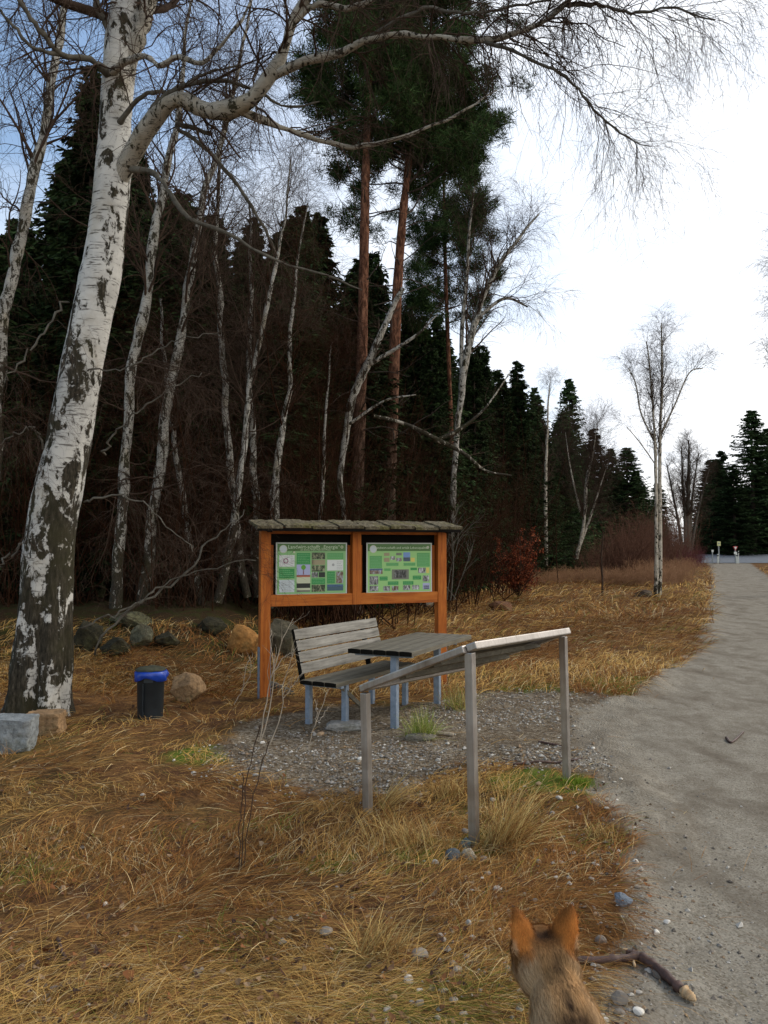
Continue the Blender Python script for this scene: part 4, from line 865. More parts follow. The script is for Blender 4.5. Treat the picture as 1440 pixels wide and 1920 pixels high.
# --- generic birch with traced trunk
def birch(pts, label, seed, mtl=M_birch_s, n1=26, n2=8, n3=5, L=1.8, group='birches at the forest edge', K=60, tmin=.35, name='birch_tree', cat='birch tree', twig=M_twig, up=.25, extra=None, low=0, rm=1.0, droop=.10, grp=True, t3=True):
    rg = np.random.default_rng(seed); P, R = trace(pts, K); R = R * (1 + .07 * rg.normal(size=K)); P = P + fbm(P * 1.3 + seed, 2, seed)[:, None] * np.array([.10, .10, 0])
    org = np.array([P[0][0], P[0][1], P[0][2]]); root = thing(name, org, label, cat, group if grp else None)
    stems = [(P[None], R[None])]
    if extra:
        for e in extra: p_, r_ = trace(e, K); stems.append((p_[None], r_[None]))
    for i, (p_, r_) in enumerate(stems): part_tubes('trunk', [(p_, r_, 14)], mtl, root, org)
    SP = np.concatenate([a for a, _ in stems]); SR = np.concatenate([b for _, b in stems])
    Ls_ = [float(np.linalg.norm(np.diff(a[0], axis=0), axis=1).sum()) for a, _ in stems]
    if len(stems) > 1:
        SP2 = []; SR2 = []
        for (a, c), l_ in zip(stems, Ls_):
            k_ = max(1, int(round(6 * l_ / max(Ls_)))); SP2 += [a] * k_; SR2 += [c] * k_
        SP = np.concatenate(SP2); SR = np.concatenate(SR2); n1 = max(1, n1 // 6); low = low // 6
    b1, rb1 = grow(SP, SR, n1, tmin, .98, L, 40, -.02, 12, .11, .30, .15, .6, up=up, rmin=.0035 * rm, rg=rg)
    if low: 
        lb, lrb = grow(SP, SR, low, .06, tmin, L * .7, 70, .04, 12, .22, .22, .2, .1, rmin=.004 * rm, rg=rg); b1 = np.concatenate([b1, lb]); rb1 = np.concatenate([rb1, lrb])
    b2, rb2 = grow(b1, rb1, n2, .12, 1, L * .42, 42, droop, 8, .18, .5, .3, .35, rmin=.0022 * rm, rg=rg)
    l_ = [(b1, rb1, 4), (b2, rb2, 3)]
    if t3: b3, rb3 = grow(b2, rb2, n3, .2, 1, L * .22, 40, droop * 1.4, 5, .2, .6, .5, .2, rmin=.0016 * rm, rg=rg); l_.append((b3, rb3, 3))
    part_tubes('crown', l_, twig, root, org); return root
BE = [
    ([(-12, 900, 12.5, 30), (5, 620, 12.5, 28), (32, 470, 12.6, 26), (62, 330, 12.7, 24), (85, 210, 12.8, 20), (112, 60, 13, 16), (140, -120, 13.2, 10), (160, -350, 13.4, 4)], 'forked birch at the far left picture edge behind the large one', 101),
    ([(215, 1150, 12.8, 26), (225, 1000, 12.8, 24), (240, 800, 12.8, 22), (250, 680, 12.8, 22), (277, 560, 12.9, 22), (292, 430, 13, 20), (308, 330, 13.1, 18), (335, 220, 13.3, 13), (350, 60, 13.6, 8), (372, -120, 13.8, 3)], 'slender birch just right of the large one, leaning right', 102),
    ([(263, 1150, 13.2, 28), (283, 1000, 13.2, 26), (300, 880, 13.2, 24), (318, 740, 13.2, 22), (345, 590, 13.3, 20), (362, 470, 13.4, 16), (390, 340, 13.6, 14), (420, 250, 13.8, 12), (450, 120, 14, 8), (480, -60, 14, 3)], 'birch leaning right behind the litter bin', 103),
    ([(376, 1140, 13.6, 16), (352, 980, 13.6, 13), (330, 840, 13.6, 11), (310, 720, 13.7, 9), (300, 560, 13.8, 5)], 'thin birch leaning left between two thicker birches', 104),
    ([(412, 1130, 13.4, 20), (440, 970, 13.4, 17), (455, 860, 13.5, 15), (468, 720, 13.6, 12), (500, 580, 13.8, 10), (530, 430, 14, 6), (545, 300, 14, 3)], 'birch crossing its neighbour left of the info board, leaning right', 105),
    ([(460, 1120, 13.8, 17), (440, 960, 13.8, 16), (428, 820, 13.8, 15), (418, 680, 13.8, 14), (408, 540, 13.9, 12), (405, 400, 14, 9), (420, 240, 14.2, 5), (430, 120, 14.4, 3)], 'birch crossing its neighbour left of the info board, leaning left', 106),
    ([(482, 1120, 14.2, 18), (480, 980, 14.2, 17), (474, 820, 14.2, 15), (468, 680, 14.3, 12), (470, 520, 14.5, 8), (468, 380, 14.6, 4)], 'straight birch close left of the info board roof', 107),
    ([(505, 1140, 14.0, 24), (510, 980, 14.0, 22), (520, 870, 14.0, 16), (540, 740, 14.1, 11), (545, 620, 14.2, 9), (560, 480, 14.4, 5), (575, 380, 14.4, 3)], 'birch rising behind the left half of the info board roof', 108),
    ([(590, 1130, 15, 10), (600, 970, 15, 9), (606, 880, 15, 8), (612, 760, 15, 5), (620, 640, 15, 3)], 'short thin birch behind the middle of the info board roof', 109)]
for i, (pts, lab, sd_) in enumerate(BE): birch([(a, b, c, d * .84) for a, b, c, d in pts], lab, sd_, low=9, n1=42, n2=10, n3=5, L=2.1, tmin=.40, twig=M_twigred if i in (3, 7, 8) else M_twig)
birch([(640, 1140, 15.5, 6), (645, 1000, 15.5, 8), (640, 900, 15.5, 11), (652, 795, 15.5, 13), (672, 720, 15.4, 15), (700, 665, 15.3, 14), (735, 580, 15.2, 10), (756, 540, 15.1, 8)], 'snapped birch snag leaning right before the pine trunks', 110, n1=4, n2=4, n3=3, L=.9,
      extra=[[(695, 682, 15.3, 9), (740, 655, 15.2, 7), (785, 625, 15.1, 5), (820, 590, 15, 2)], [(655, 795, 15.4, 6), (720, 752, 15.3, 4), (780, 740, 15.2, 2)]], tmin=.5, grp=False)
# fallen pale limb hanging across the forest edge
birch([(845, 1140, 17, 5), (700, 780, 16, 7), (760, 795, 16, 7), (820, 824, 16, 9), (870, 850, 16, 7), (910, 882, 16, 5), (960, 892, 16, 3)][1:], 'bare pale branch lying across the dark undergrowth above the board roof', 111, n1=7, n2=4, n3=3, L=.8, mtl=M_birch_far, name='broken_branch', cat='branch', grp=False,
      extra=[[(815, 827, 16, 8), (860, 806, 16, 7), (900, 775, 16, 5), (925, 745, 16, 3), (955, 700, 16, 2)]], tmin=.2)
birch([(843, 1110, 24, 10), (848, 960, 24, 11), (856, 820, 24, 11), (870, 700, 24, 13), (884, 630, 24, 13), (905, 560, 24.2, 11), (935, 500, 24.4, 9), (975, 445, 24.6, 6), (1010, 400, 24.8, 3)], 'wide-crowned birch right of the pines against the bright sky', 112, n1=42, n2=9, n3=5, L=2.4, tmin=.42, rm=1.6, grp=False, up=.35,
      extra=[[(866, 720, 24, 8), (866, 620, 24, 8), (875, 520, 24, 7), (880, 430, 24, 5), (890, 350, 24, 3)], [(890, 600, 24, 7), (945, 560, 24, 6), (990, 575, 24, 3)]])
birch([(1230, 1119, 28, 9), (1231, 1040, 28, 7), (1230, 940, 28, 6.5), (1229, 850, 28, 5.5), (1226, 800, 28, 4), (1222, 740, 28, 4), (1218, 690, 28, 3), (1212, 640, 28, 2)], 'solitary twin-stemmed pale birch beside the path', 113, mtl=M_birch_far, n1=42, n2=8, n3=5, L=1.7, tmin=.40, rm=1.5, up=.7, grp=False, twig=M_twig, droop=.06,
      extra=[[(1237, 1119, 28.1, 8), (1238, 1040, 28.1, 7.5), (1237, 900, 28.1, 7), (1238, 800, 28.1, 5.5), (1241, 740, 28.1, 5), (1241, 660, 28.1, 4), (1240, 605, 28.1, 2)], [(1239, 850, 28.1, 4), (1240, 815, 28.1, 4), (1265, 760, 28.2, 3), (1292, 700, 28.3, 2.5), (1318, 690, 28.4, 2)], [(1229, 850, 28.1, 3), (1228, 830, 28, 3), (1202, 775, 28, 3), (1192, 720, 28, 2.5), (1178, 690, 28, 1.5)], [(1232, 880, 28.1, 3), (1228, 870, 28, 2.5), (1200, 830, 28, 2), (1175, 800, 28, 1.5)]])
birch([(1508, 1118, 30, 18), (1505, 900, 30, 16), (1500, 700, 30, 12), (1490, 560, 30, 8), (1480, 450, 30, 3)], 'birch at the right picture edge, only hanging twigs in view', 114, n1=56, n2=9, n3=5, L=2.8, tmin=.40, rm=2.2, grp=False)
# far multi-stemmed bare tree by the road
fx = [[(1283, 1052, 90, 8), (1272, 980, 90, 5), (1262, 930, 90, 4), (1250, 870, 90, 2)], [(1287, 1052, 90, 8), (1284, 960, 90, 6), (1280, 900, 90, 4), (1278, 840, 90, 2)], [(1290, 1052, 90, 8), (1296, 960, 90, 5), (1302, 900, 90, 3), (1310, 850, 90, 2)], [(1292, 1052, 90, 6), (1305, 980, 90, 4), (1318, 920, 90, 3), (1330, 880, 90, 2)]]
birch([(1289, 1052, 90, 10), (1290, 950, 90, 8), (1291, 880, 90, 5), (1292, 825, 90, 2)], 'many-stemmed bare tree at the far end of the path', 115, mtl=M_limb, n1=42, n2=10, n3=5, L=3.2, tmin=.22, rm=3.4, up=.6, name='bare_tree', cat='bare tree', grp=False, extra=fx, K=30, droop=0)
birch([(1080, 1050, 55, 7), (1095, 980, 55, 6), (1100, 900, 55, 6), (1112, 850, 55, 3), (1120, 790, 55, .5)], 'grey bare tree leaning right before the distant spruces', 116, mtl=M_birch_far, n1=70, n2=8, n3=5, L=3.4, tmin=.25, rm=2.4, up=.7, name='bare_tree', cat='bare tree', grp=False, droop=-.02, K=30,
      extra=[[(1078, 1050, 55, 5), (1110, 960, 55, 4), (1142, 860, 55, .5)], [(1088, 960, 55, 4), (1070, 880, 55, 2.5), (1060, 810, 55, .5)]])
birch([(1024, 1062, 50, 7), (1023, 900, 50, 6), (1028, 760, 50, 3), (1032, 705, 50, .6)], 'straight thin birch before the pointed far spruce', 117, mtl=M_birch_far, n1=46, n2=6, n3=4, L=1.9, tmin=.2, rm=2.0, grp=False, K=30)
birch([(1129, 1118, 28, 4), (1130, 1080, 28, 4), (1128, 1040, 28, 3), (1131, 1000, 28, 2)], 'thin dark sapling standing in the meadow left of the twin birch', 118, mtl=M_twig, n1=14, n2=3, n3=2, L=.5, tmin=.3, rm=1.2, name='sapling', cat='sapling', grp=False, K=20)

# --- pines
def needles(C, size, n, rg, col):
    """clumps: centres C (N,3); returns V,quads,colors"""
    N = len(C); c = np.repeat(C, n, 0); Mn = len(c); d = rg.normal(size=(Mn, 3)); d[:, 2] += .35; d /= np.linalg.norm(d, axis=1, keepdims=True)
    r = rg.uniform(0, 1, (Mn, 1)) ** .5; p0 = c + d * r * size[np.repeat(np.arange(N), n)][:, None] * .55
    d2 = d + rg.normal(size=(Mn, 3)) * .5; d2 /= np.linalg.norm(d2, axis=1, keepdims=True); L = rg.uniform(.10, .20, (Mn, 1)); s = np.cross(d2, rg.normal(size=(Mn, 3))); s /= np.linalg.norm(s, axis=1, keepdims=True); s *= rg.uniform(.005, .012, (Mn, 1))
    V = np.stack([p0 - s, p0 + s, p0 + d2 * L + s * .3, p0 + d2 * L - s * .3], 1).reshape(-1, 3)
    cc = col[0] + (col[1] - col[0]) * rg.uniform(0, 1, (Mn, 1)); cc = cc * (0.6 + .8 * np.repeat(rg.uniform(size=(N, 1)), n, 0))
    return V, np.arange(Mn * 4).reshape(-1, 4), np.repeat(cc, 4, 0)
def pine(pts, label, seed, lo, hi, Lc, nb, sidebias, group='tall pines behind the info board'):
    rg = np.random.default_rng(seed); P, R = trace(pts, 60); org = P[0].copy(); root = thing('pine_tree', org, label, 'pine tree', group)
    part_tubes('trunk', [(P[None], R[None] * (1 + .05 * rg.normal(size=(1, 60))), 16)], M_pine, root, org)
    b1, r1 = grow(P[None], R[None], nb, lo, hi, Lc, 72, -.03, 12, .13, .28, .2, .35, rg=rg, rmin=.012)
    db, dr_ = grow(P[None], R[None], 26, .22, lo, Lc * .6, 80, .03, 10, .16, .16, .2, .0, rg=rg, rmin=.006)
    mv = (b1 - b1[:, :1]); b1 = b1[:, :1] + mv * np.where(mv[:, -1:, 0:1] > 0, 1 + sidebias, 1.0)
    b2, r2 = grow(b1, r1, 9, .25, 1, .85, 45, -.06, 6, .18, .5, .3, .3, rg=rg, rmin=.008); b3, r3 = grow(b2, r2, 3, .4, 1, .4, 40, -.08, 4, .2, .5, .4, .2, rg=rg, rmin=.005)
    part_tubes('branches', [(db, dr_, 4), (b1, r1, 6), (b2, r2, 4), (b3, r3, 3)], M_sprbark, root, org)
    C = np.concatenate([b3[:, -1], b3[:, 2], b2[:, -1], b2[:, 3]]); C = C[(rg.uniform(size=len(C)) < .95) & (fbm(C * 1.1 + seed, 2, seed) > -.16)]
    V, q, cc = needles(C, rg.uniform(.18, .40, len(C)), 44, rg, (np.array([.012, .024, .009]), np.array([.060, .100, .032])))
    mk('crown', V - org, [q], M_needle, root, attrs={'col': cc}, smooth=False); return root
pine([(668, 1150, 19.5, 27), (668, 975, 19.5, 25), (674, 800, 19.5, 23), (679, 650, 19.5, 21), (683, 450, 19.6, 18), (688, 250, 19.7, 14), (700, 50, 19.8, 12), (715, -200, 20, 8), (725, -420, 20, 3)], 'left one of two tall reddish pine trunks behind the info board', 201, .62, .99, 2.1, 64, .15)
pine([(727, 1140, 20.5, 25), (729, 975, 20.5, 24), (735, 800, 20.5, 22), (742, 600, 20.5, 20), (753, 430, 20.6, 16), (768, 280, 20.7, 13), (785, 60, 20.8, 11), (790, -180, 21, 7), (795, -380, 21, 3)], 'right one of two tall reddish pine trunks behind the info board', 202, .52, .99, 2.5, 92, .3)
pine([(860, 1110, 30, 10), (850, 900, 30, 9), (842, 700, 30, 8), (835, 500, 30, 7), (832, 350, 30, 5), (830, 180, 30, 3)], 'slimmer pine standing farther back right of the two tall pines', 203, .48, .99, 1.9, 46, .1, None)

# --- spruces: four shared crowns, many copies
def spruce_proto(seed, H, Lm, dens=1.0, pale=1.0):
    rg = np.random.default_rng(seed); nb = int(330 * dens); z = np.sort(rg.uniform(.04, .985, nb)) * H; az = rg.uniform(0, 6.28, nb)
    L = Lm * np.clip(1 - z / H, .02, 1) ** .8 * rg.uniform(.35, 1.2, nb) * np.where(z < .1 * H, .7, 1) + .10
    K = 9; s = np.linspace(0, 1, K)[None]; dr = rg.uniform(.10, .60, nb)[:, None]
    r = L[:, None] * s; zz_ = z[:, None] + L[:, None] * (-dr * s + (dr * .75) * s ** 3) + .15 * L[:, None] * (z / H)[:, None] * s
    Pb = np.stack([np.cos(az)[:, None] * r, np.sin(az)[:, None] * r, zz_], -1) + rg.normal(0, .02, (nb, K, 3)) * s[..., None]
    # sprays
    ns = 30; idx = np.repeat(np.arange(nb), ns); t = rg.uniform(.12, 1, len(idx)); u = t * (K - 1); i = np.minimum(u.astype(int), K - 2); f = (u - i)[:, None]
    p0 = Pb[idx, i] * (1 - f) + Pb[idx, i + 1] * f; tan = Pb[idx, i + 1] - Pb[idx, i]; tan /= np.linalg.norm(tan, axis=1, keepdims=True) + 1e-9
    side_ = np.stack([-np.sin(az[idx]), np.cos(az[idx]), np.zeros(len(idx))], 1) * rg.choice([-1, 1], (len(idx), 1))
    d = tan * .55 + side_ * rg.uniform(.3, 1, (len(idx), 1)) + np.array([0, 0, -1]) * rg.uniform(.1, .95, (len(idx), 1)); d /= np.linalg.norm(d, axis=1, keepdims=True)
    Ls = (.16 + .22 * L[idx] / Lm * (1 - .5 * t)) * rg.uniform(.6, 1.4, len(idx)); wv = np.cross(d, rg.normal(size=(len(idx), 3))); wv /= np.linalg.norm(wv, axis=1, keepdims=True); wv *= (rg.uniform(.018, .045, len(idx)))[:, None]
    Ls = Ls[:, None]
    V = np.stack([p0 - wv * .5, p0 + wv * .5, p0 + d * Ls * .55 + wv, p0 + d * Ls, p0 + d * Ls * .5 - wv], 1).reshape(-1, 3)
    q = np.arange(len(idx) * 5).reshape(-1, 5)
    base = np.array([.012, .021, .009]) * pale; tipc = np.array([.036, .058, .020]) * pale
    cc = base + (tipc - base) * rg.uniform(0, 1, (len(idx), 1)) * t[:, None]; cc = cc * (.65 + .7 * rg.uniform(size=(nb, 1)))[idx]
    crown = (V, q, np.repeat(cc, 5, 0))
    Tz = np.linspace(0, H * .99, 14); TP_ = np.stack([0 * Tz, 0 * Tz, Tz], 1)[None]; TRr = np.interp(Tz, [0, H], [H * .012, .012])[None]
    bt = tubes(Pb[::2], np.broadcast_to(np.linspace(.022, .006, K), Pb[::2].shape[:2]), 3)
    return crown, tubes(TP_, TRr, 8), bt
protos = []
for i, (sd_, Lm) in enumerate(((1, 2.4), (2, 2.9), (3, 2.0), (4, 2.6))):
    cr_, tk, bt = spruce_proto(sd_, 14.0, Lm, 2.0, (1.0, 1.5, .8, 1.9)[i])
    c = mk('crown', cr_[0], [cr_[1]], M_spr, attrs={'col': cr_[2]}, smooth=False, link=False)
    V, q = join([tk, bt]); tkm = mk('trunk', V, [q], M_sprbark, link=False); protos.append((c.data, tkm.data)); bpy.data.objects.remove(c); bpy.data.objects.remove(tkm)
def spruce(x, y, H, label, group=None, wf=1.0, pi=None, z=None):
    z = float(hgt(x, y, False)) if z is None else z; k = int(rng.integers(0, 4)) if pi is None else pi
    r = thing('spruce_tree', (x, y, z), label, 'spruce tree', group, rz=float(rng.uniform(0, 6.28)))
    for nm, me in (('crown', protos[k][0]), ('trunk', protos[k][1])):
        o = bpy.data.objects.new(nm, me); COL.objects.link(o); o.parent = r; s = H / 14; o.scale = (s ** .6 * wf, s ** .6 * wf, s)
    return r
def topH(px, py, y): return float(W(px, py, y)[2])
SKX = [-200, 0, 60, 100, 135, 165, 190, 230, 260, 300, 330, 365, 400, 440, 480, 520, 560, 600, 650, 700, 740, 780, 820, 860, 900, 940, 980, 1005, 1030]
SKY_ = [330, 400, 380, 300, 220, 130, 120, 240, 300, 340, 340, 370, 400, 370, 360, 390, 370, 380, 420, 460, 530, 580, 580, 620, 635, 650, 675, 720, 780]
named = [(175, 118, 17.0, 'tall dark spruce rising left of the large birch trunk', 1.2), (335, 372, 17.5, 'dark spruce whose tip shows between the slim birches', 1.0), (820, 585, 34, 'dark pointed spruce right of the pine trunks', 1.0), (765, 585, 30, 'dark spruce close behind the right pine trunk', 1.0), (970, 672, 45, 'tall dense spruce at the right end of the near forest', 1.25), (900, 640, 40, 'dark spruce behind the wide-crowned birch', 1.1),
         (1067, 706, 68, 'pointed spruce standing above the far tree line', 1.25), (1055, 770, 64, 'bushy green spruce left of the pointed far one', 1.7), (1113, 800, 76, 'rounded far spruce right of the pointed one', 1.9), (1145, 838, 82, 'small far spruce between two broader ones', 1.5), (1175, 836, 80, 'broad dark far spruce left of the twin-stemmed birch', 2.0), (1192, 880, 84, 'last low spruce of the left tree line', 1.7),
         (1408, 765, 112, 'tall dark spruce beyond the road at the right', 2.1), (1352, 842, 116, 'smaller spruce beyond the road left of the tall one', 1.8), (1438, 800, 114, 'dark spruce beyond the road cut by the picture edge', 2.2), (1332, 905, 112, 'lowest spruce beyond the road on the left', 2.0), (1375, 870, 108, 'middle spruce beyond the road', 2.1)]
for px, py, y, lab, wf in named:
    p = W(px, py, y); spruce(float(p[0]), y, float(p[2]) - (.7 if y < 20 else 0), lab, None, wf)
# the dense forest behind
def edgeY(X):  # nearest depth of the conifers for a lateral position
    return np.interp(X, [-30, -12, -5, -2, 0, 2, 4, 8, 14, 20, 27], [12, 14.5, 16, 17.5, 21, 26, 36, 47, 62, 76, 88])
cnt = 0; pl = []
GRP = 'spruces of the dense forest'
for row in range(7):
    px = -330
    while px < 1215:
        y0 = 17.0
        for _ in range(6): X = (px - 720) / F * y0; y0 = float(edgeY(X))
        y = y0 + row * (2.1 + .02 * y0) + rng.uniform(-.7, .9); x = (px - 720) / F * y + rng.uniform(-.3, .3)
        sk = np.interp(px, SKX + [1060, 1100, 1140, 1190, 1215], SKY_ + [800, 830, 860, 880, 960]); tip = sk + rng.uniform(0, 70) + (0 if row > 1 else rng.uniform(10, 100))
        H = topH(px, tip, y) - float(hgt(x, y, False))
        if H > 2.5: spruce(x, y, H, 'dark spruce standing in the dense forest behind birches and info board', GRP, rng.uniform(.95, 1.3)); cnt += 1
        px += (1.6 if row < 2 else 1.9) / y * F * rng.uniform(.8, 1.2)
for k in range(26):
    y = rng.uniform(114, 135); px = rng.uniform(1320, 1640); x = (px - 720) / F * y; spruce(x, y, topH(px, rng.uniform(850, 930), y), 'dark spruce of the wood beyond the road', 'spruces beyond the road', 2.4)
for k in range(14):
    y = rng.uniform(92, 112); px = rng.uniform(1080, 1240); x = (px - 720) / F * y; spruce(x, y, topH(px, rng.uniform(880, 960), y), 'low distant spruce behind the left tree line', 'spruces behind the left tree line', 1.9)
print('spruces', cnt)

# --- shrubs and undergrowth
def shrub(x, y, H, wd, n, label, seed, mtl=M_twigred, rm=1.0, name='bare_shrub', group=None, ang=.35, z=None, cat='shrub'):
    rg = np.random.default_rng(seed); z = float(hgt(x, y, False)) if z is None else z; K = 10; a = rg.uniform(0, 6.28, n); el = rg.normal(0, ang, n)
    d = np.stack([np.cos(a) * np.sin(el), np.sin(a) * np.sin(el), np.cos(el)], 1); P = np.zeros((n, K, 3)); P[:, 0] = np.stack([rg.normal(0, wd * .22, n), rg.normal(0, wd * .22, n), 0 * a - .05], 1); L = H * rg.uniform(.5, 1.1, n)
    for k in range(1, K): d = d + rg.normal(size=(n, 3)) * .07; d /= np.linalg.norm(d, axis=1, keepdims=True); P[:, k] = P[:, k - 1] + d * (L / (K - 1))[:, None]
    R = (.004 + .003 * H) * rm * np.linspace(1, .2, K)[None] * rg.uniform(.6, 1.3, (n, 1))
    b, r = grow(P, R, 7, .2, 1, H * .28, 36, .0, 6, .14, .5, .3, .3, rmin=.0025 * rm, rg=rg); c, r2 = grow(b, r, 4, .2, 1, H * .12, 36, 0, 4, .15, .6, .5, .2, rmin=.002 * rm, rg=rg)
    V, q = join([tubes(P, R, 4), tubes(b, r, 3), tubes(c, r2, 3)]); o = mk(name, V, [q], mtl, loc=(x, y, z)); return tag(o, label, cat, group)
# brown brush at the forest edge
for k, (px, y, H, w_) in enumerate([(330, 13.2, 3.6, 1.2), (560, 14.8, 4.4, 1.6), (620, 15.3, 5.0, 1.8), (520, 16.0, 5.4, 1.8), (690, 17, 4.6, 1.8), (590, 17.5, 6, 2), (800, 20, 4.0, 2.0), (860, 24, 4.4, 2.2), (930, 29, 5.4, 2.6), (900, 33, 7, 3), (960, 38, 8, 3), (250, 14.5, 4.0, 1.4), (400, 15, 5, 1.6), (120, 14, 4.0, 1.5), (30, 13.5, 4.5, 1.5), (450, 17, 6.5, 1.6), (740, 22, 6.5, 2)]):
    where = ['between the litter bin and the slim birches', 'behind the middle of the info board roof', 'before the left pine foot', 'behind the left half of the board roof', 'right of the left pine trunk', 'tall, behind the snapped birch snag', 'right behind the right end of the board roof', 'right of the info board near its bare bush', 'left of the red-leaved young beech', 'tall, behind the young beech', 'tall, right behind the young beech', 'left of the birch above the bin', 'low among the crossing birches', 'just right of the big birch foot', 'left of the big birch trunk', 'tall, left of the board behind the crossing birches', 'tall, between the pines and the wide-crowned birch'][k]
    shrub((px - 720) / F * y, y, H, w_, 40, 'brown leafless brush ' + where, 300 + k, M_twigred, .75, group='leafless brush at the forest edge', ang=.42)
for k, (px, y, H, w_, n) in enumerate([(1165, 44, 3.4, 2.4, 60), (1195, 46, 4.0, 3, 60), (1140, 50, 2.6, 3, 50), (1215, 55, 4.4, 3, 60), (1250, 60, 3.6, 3, 60), (1110, 56, 2.2, 3, 40), (1270, 70, 4.6, 3.5, 60), (1240, 72, 6, 3.5, 50), (1180, 64, 4, 3.5, 50)]):
    shrub((px - 720) / F * y, y, H, w_, n, 'reddish leafless bush ' + ['just left of the twin birch foot', 'right behind the twin birch foot', 'low, left of the twin birch at the meadow end', 'right of the twin birch, nearest the path', 'beside the path right of the twin birch', 'low, below the pale leaning bare tree', 'close to the wine-red bushes', 'tall, before the many-stemmed bare tree', 'low, behind the twin birch and under the last spruces'][k], 340 + k, M_thick, 1.7, group='reddish thicket beside the path')
M_wine = simple('wine_red_twigs', (.07, .018, .022), (.16, .05, .055), 5, bd=0)
for k, (px, y, H) in enumerate([(1262, 62, 2.0), (1278, 68, 2.2), (1292, 74, 2.0), (1300, 80, 1.9)]): shrub((px - 720) / F * y, y, H, 2.6, 70, 'low wine-red bush at the left side of the path end', 360 + k, M_wine, 1.5, group='wine-red bushes beside the path', ang=.6)
M_pgr = simple('tall_dead_grass_stems', (.20, .10, .05), (.42, .25, .14), 4, bd=0)
reeds = []
for k, (px, y, H) in enumerate([(1225, 36, .9), (1245, 42, 1.1), (1262, 38, .9), (1205, 40, 1.1), (1180, 37, .8), (1270, 50, 1.1), (1285, 58, 1.0), (1150, 38, .8), (1110, 40, .8), (1060, 40, .8), (1020, 38, .7)]):
    reeds.append(shrub((px - 720) / F * y, y, H, 2.4, 170, 'x', 370 + k, M_pgr, .9, 'reeds', None, .3))
RV = []; RF = []; n0 = 0
for o in reeds:
    a = np.zeros(len(o.data.vertices) * 3); o.data.vertices.foreach_get('co', a); a = a.reshape(-1, 3) + np.array(o.location); f = np.zeros(len(o.data.loops), np.int32); o.data.loops.foreach_get('vertex_index', f); RV.append(a); RF.append(f.reshape(-1, 4) + n0); n0 += len(a); bpy.data.objects.remove(o)
tag(mk('dead_reeds', np.concatenate(RV), [np.concatenate(RF)], M_pgr), 'tall pinkish-brown dead grass stems standing before the thicket', 'reeds', kind='stuff')
# white-grey bare twig shrub at the gravel edge
def twigs(lst, label, nm='bare_shrub', mtl=M_dry, n=5, L=.18, seed=1, rm=.0011, cat='shrub'):
    rg = np.random.default_rng(seed); T = [trace([(a, b, c, d * .62) for a, b, c, d in l], 14) for l in lst]; P = np.stack([a for a, _ in T]); R = np.stack([b for _, b in T]); P = P + rg.normal(size=P.shape) * .004; org = P[0][0].copy()
    b, r = grow(P, R, n, .3, 1, L, 30, -.03, 6, .16, .6, .4, .3, rmin=rm, rg=rg); V, q = join([tubes(P, R, 6), tubes(b, r, 3)]); return tag(mk(nm, V - org, [q], mtl, loc=tuple(org)), label, cat)
twigs([[(487, 1392, 6.9, 4), (500, 1310, 6.9, 4), (515, 1250, 6.9, 3.5), (530, 1200, 6.9, 3), (551, 1160, 6.9, 1.5)], [(490, 1390, 6.9, 4), (508, 1320, 6.9, 3.5), (513, 1250, 6.9, 3), (507, 1205, 6.9, 2), (510, 1180, 6.9, 1.2)], [(505, 1400, 6.8, 4), (530, 1330, 6.8, 3), (530, 1280, 6.8, 2.5), (545, 1240, 6.8, 1.5), (550, 1215, 6.8, 1)],
       [(510, 1265, 6.9, 3), (530, 1235, 6.9, 2.5), (550, 1222, 6.9, 1.2)], [(533, 1310, 6.8, 2.5), (550, 1285, 6.8, 1.8), (566, 1262, 6.8, 1)]], 'pale leafless twiggy shrub in front of the bench end', n=5, L=.22, seed=5)
twigs([[(577, 1410, 6.6, 2.5), (587, 1368, 6.6, 2.2), (603, 1330, 6.6, 1.6), (612, 1300, 6.6, 1)], [(590, 1362, 6.6, 2), (594, 1338, 6.6, 1.2), (592, 1312, 6.6, .8)], [(592, 1355, 6.6, 1.6), (608, 1340, 6.6, 1), (616, 1325, 6.6, .8)]], 'small forked pale twig before the bench legs', n=2, L=.08, seed=6)
twigs([[(452, 1660, 4.2, 4), (456, 1560, 4.2, 3.4), (464, 1460, 4.2, 3), (478, 1400, 4.2, 2.2), (488, 1360, 4.2, 1.2)], [(457, 1665, 4.2, 3.6), (463, 1570, 4.2, 3), (474, 1500, 4.2, 2.4), (492, 1430, 4.2, 1.8), (505, 1390, 4.2, 1)], [(448, 1650, 4.2, 3), (450, 1560, 4.2, 2.6), (454, 1500, 4.2, 1.6), (458, 1450, 4.2, 1)]], 'thin dark upright weed stalks in the foreground grass', 'weed_stalks', M_twig, 3, .10, 7, cat='weed')
twigs([[(440, 1320, 8.3, 2.5), (455, 1290, 8.3, 2.2), (462, 1250, 8.3, 1.8), (475, 1225, 8.3, 1)], [(452, 1296, 8.3, 2), (470, 1260, 8.3, 1.4), (468, 1232, 8.3, 1)]], 'small pale twig growing beside the left board post', n=4, L=.14, seed=8)
twigs([[(845, 1125, 17, 4), (850, 1060, 17, 4), (848, 1000, 17, 3), (858, 950, 17, 2)], [(838, 1125, 17, 3), (845, 1070, 17, 2.5), (862, 1010, 17, 2), (890, 980, 17, 1.5)], [(850, 1125, 17, 3), (870, 1070, 17, 2.2), (885, 1030, 17, 1.4)], [(855, 1125, 17, 3), (830, 1080, 17, 2.2), (842, 1000, 17, 1.4)]], 'bare greenish bush right of the info board', mtl=M_limb, n=14, L=.7, seed=9, rm=.003)

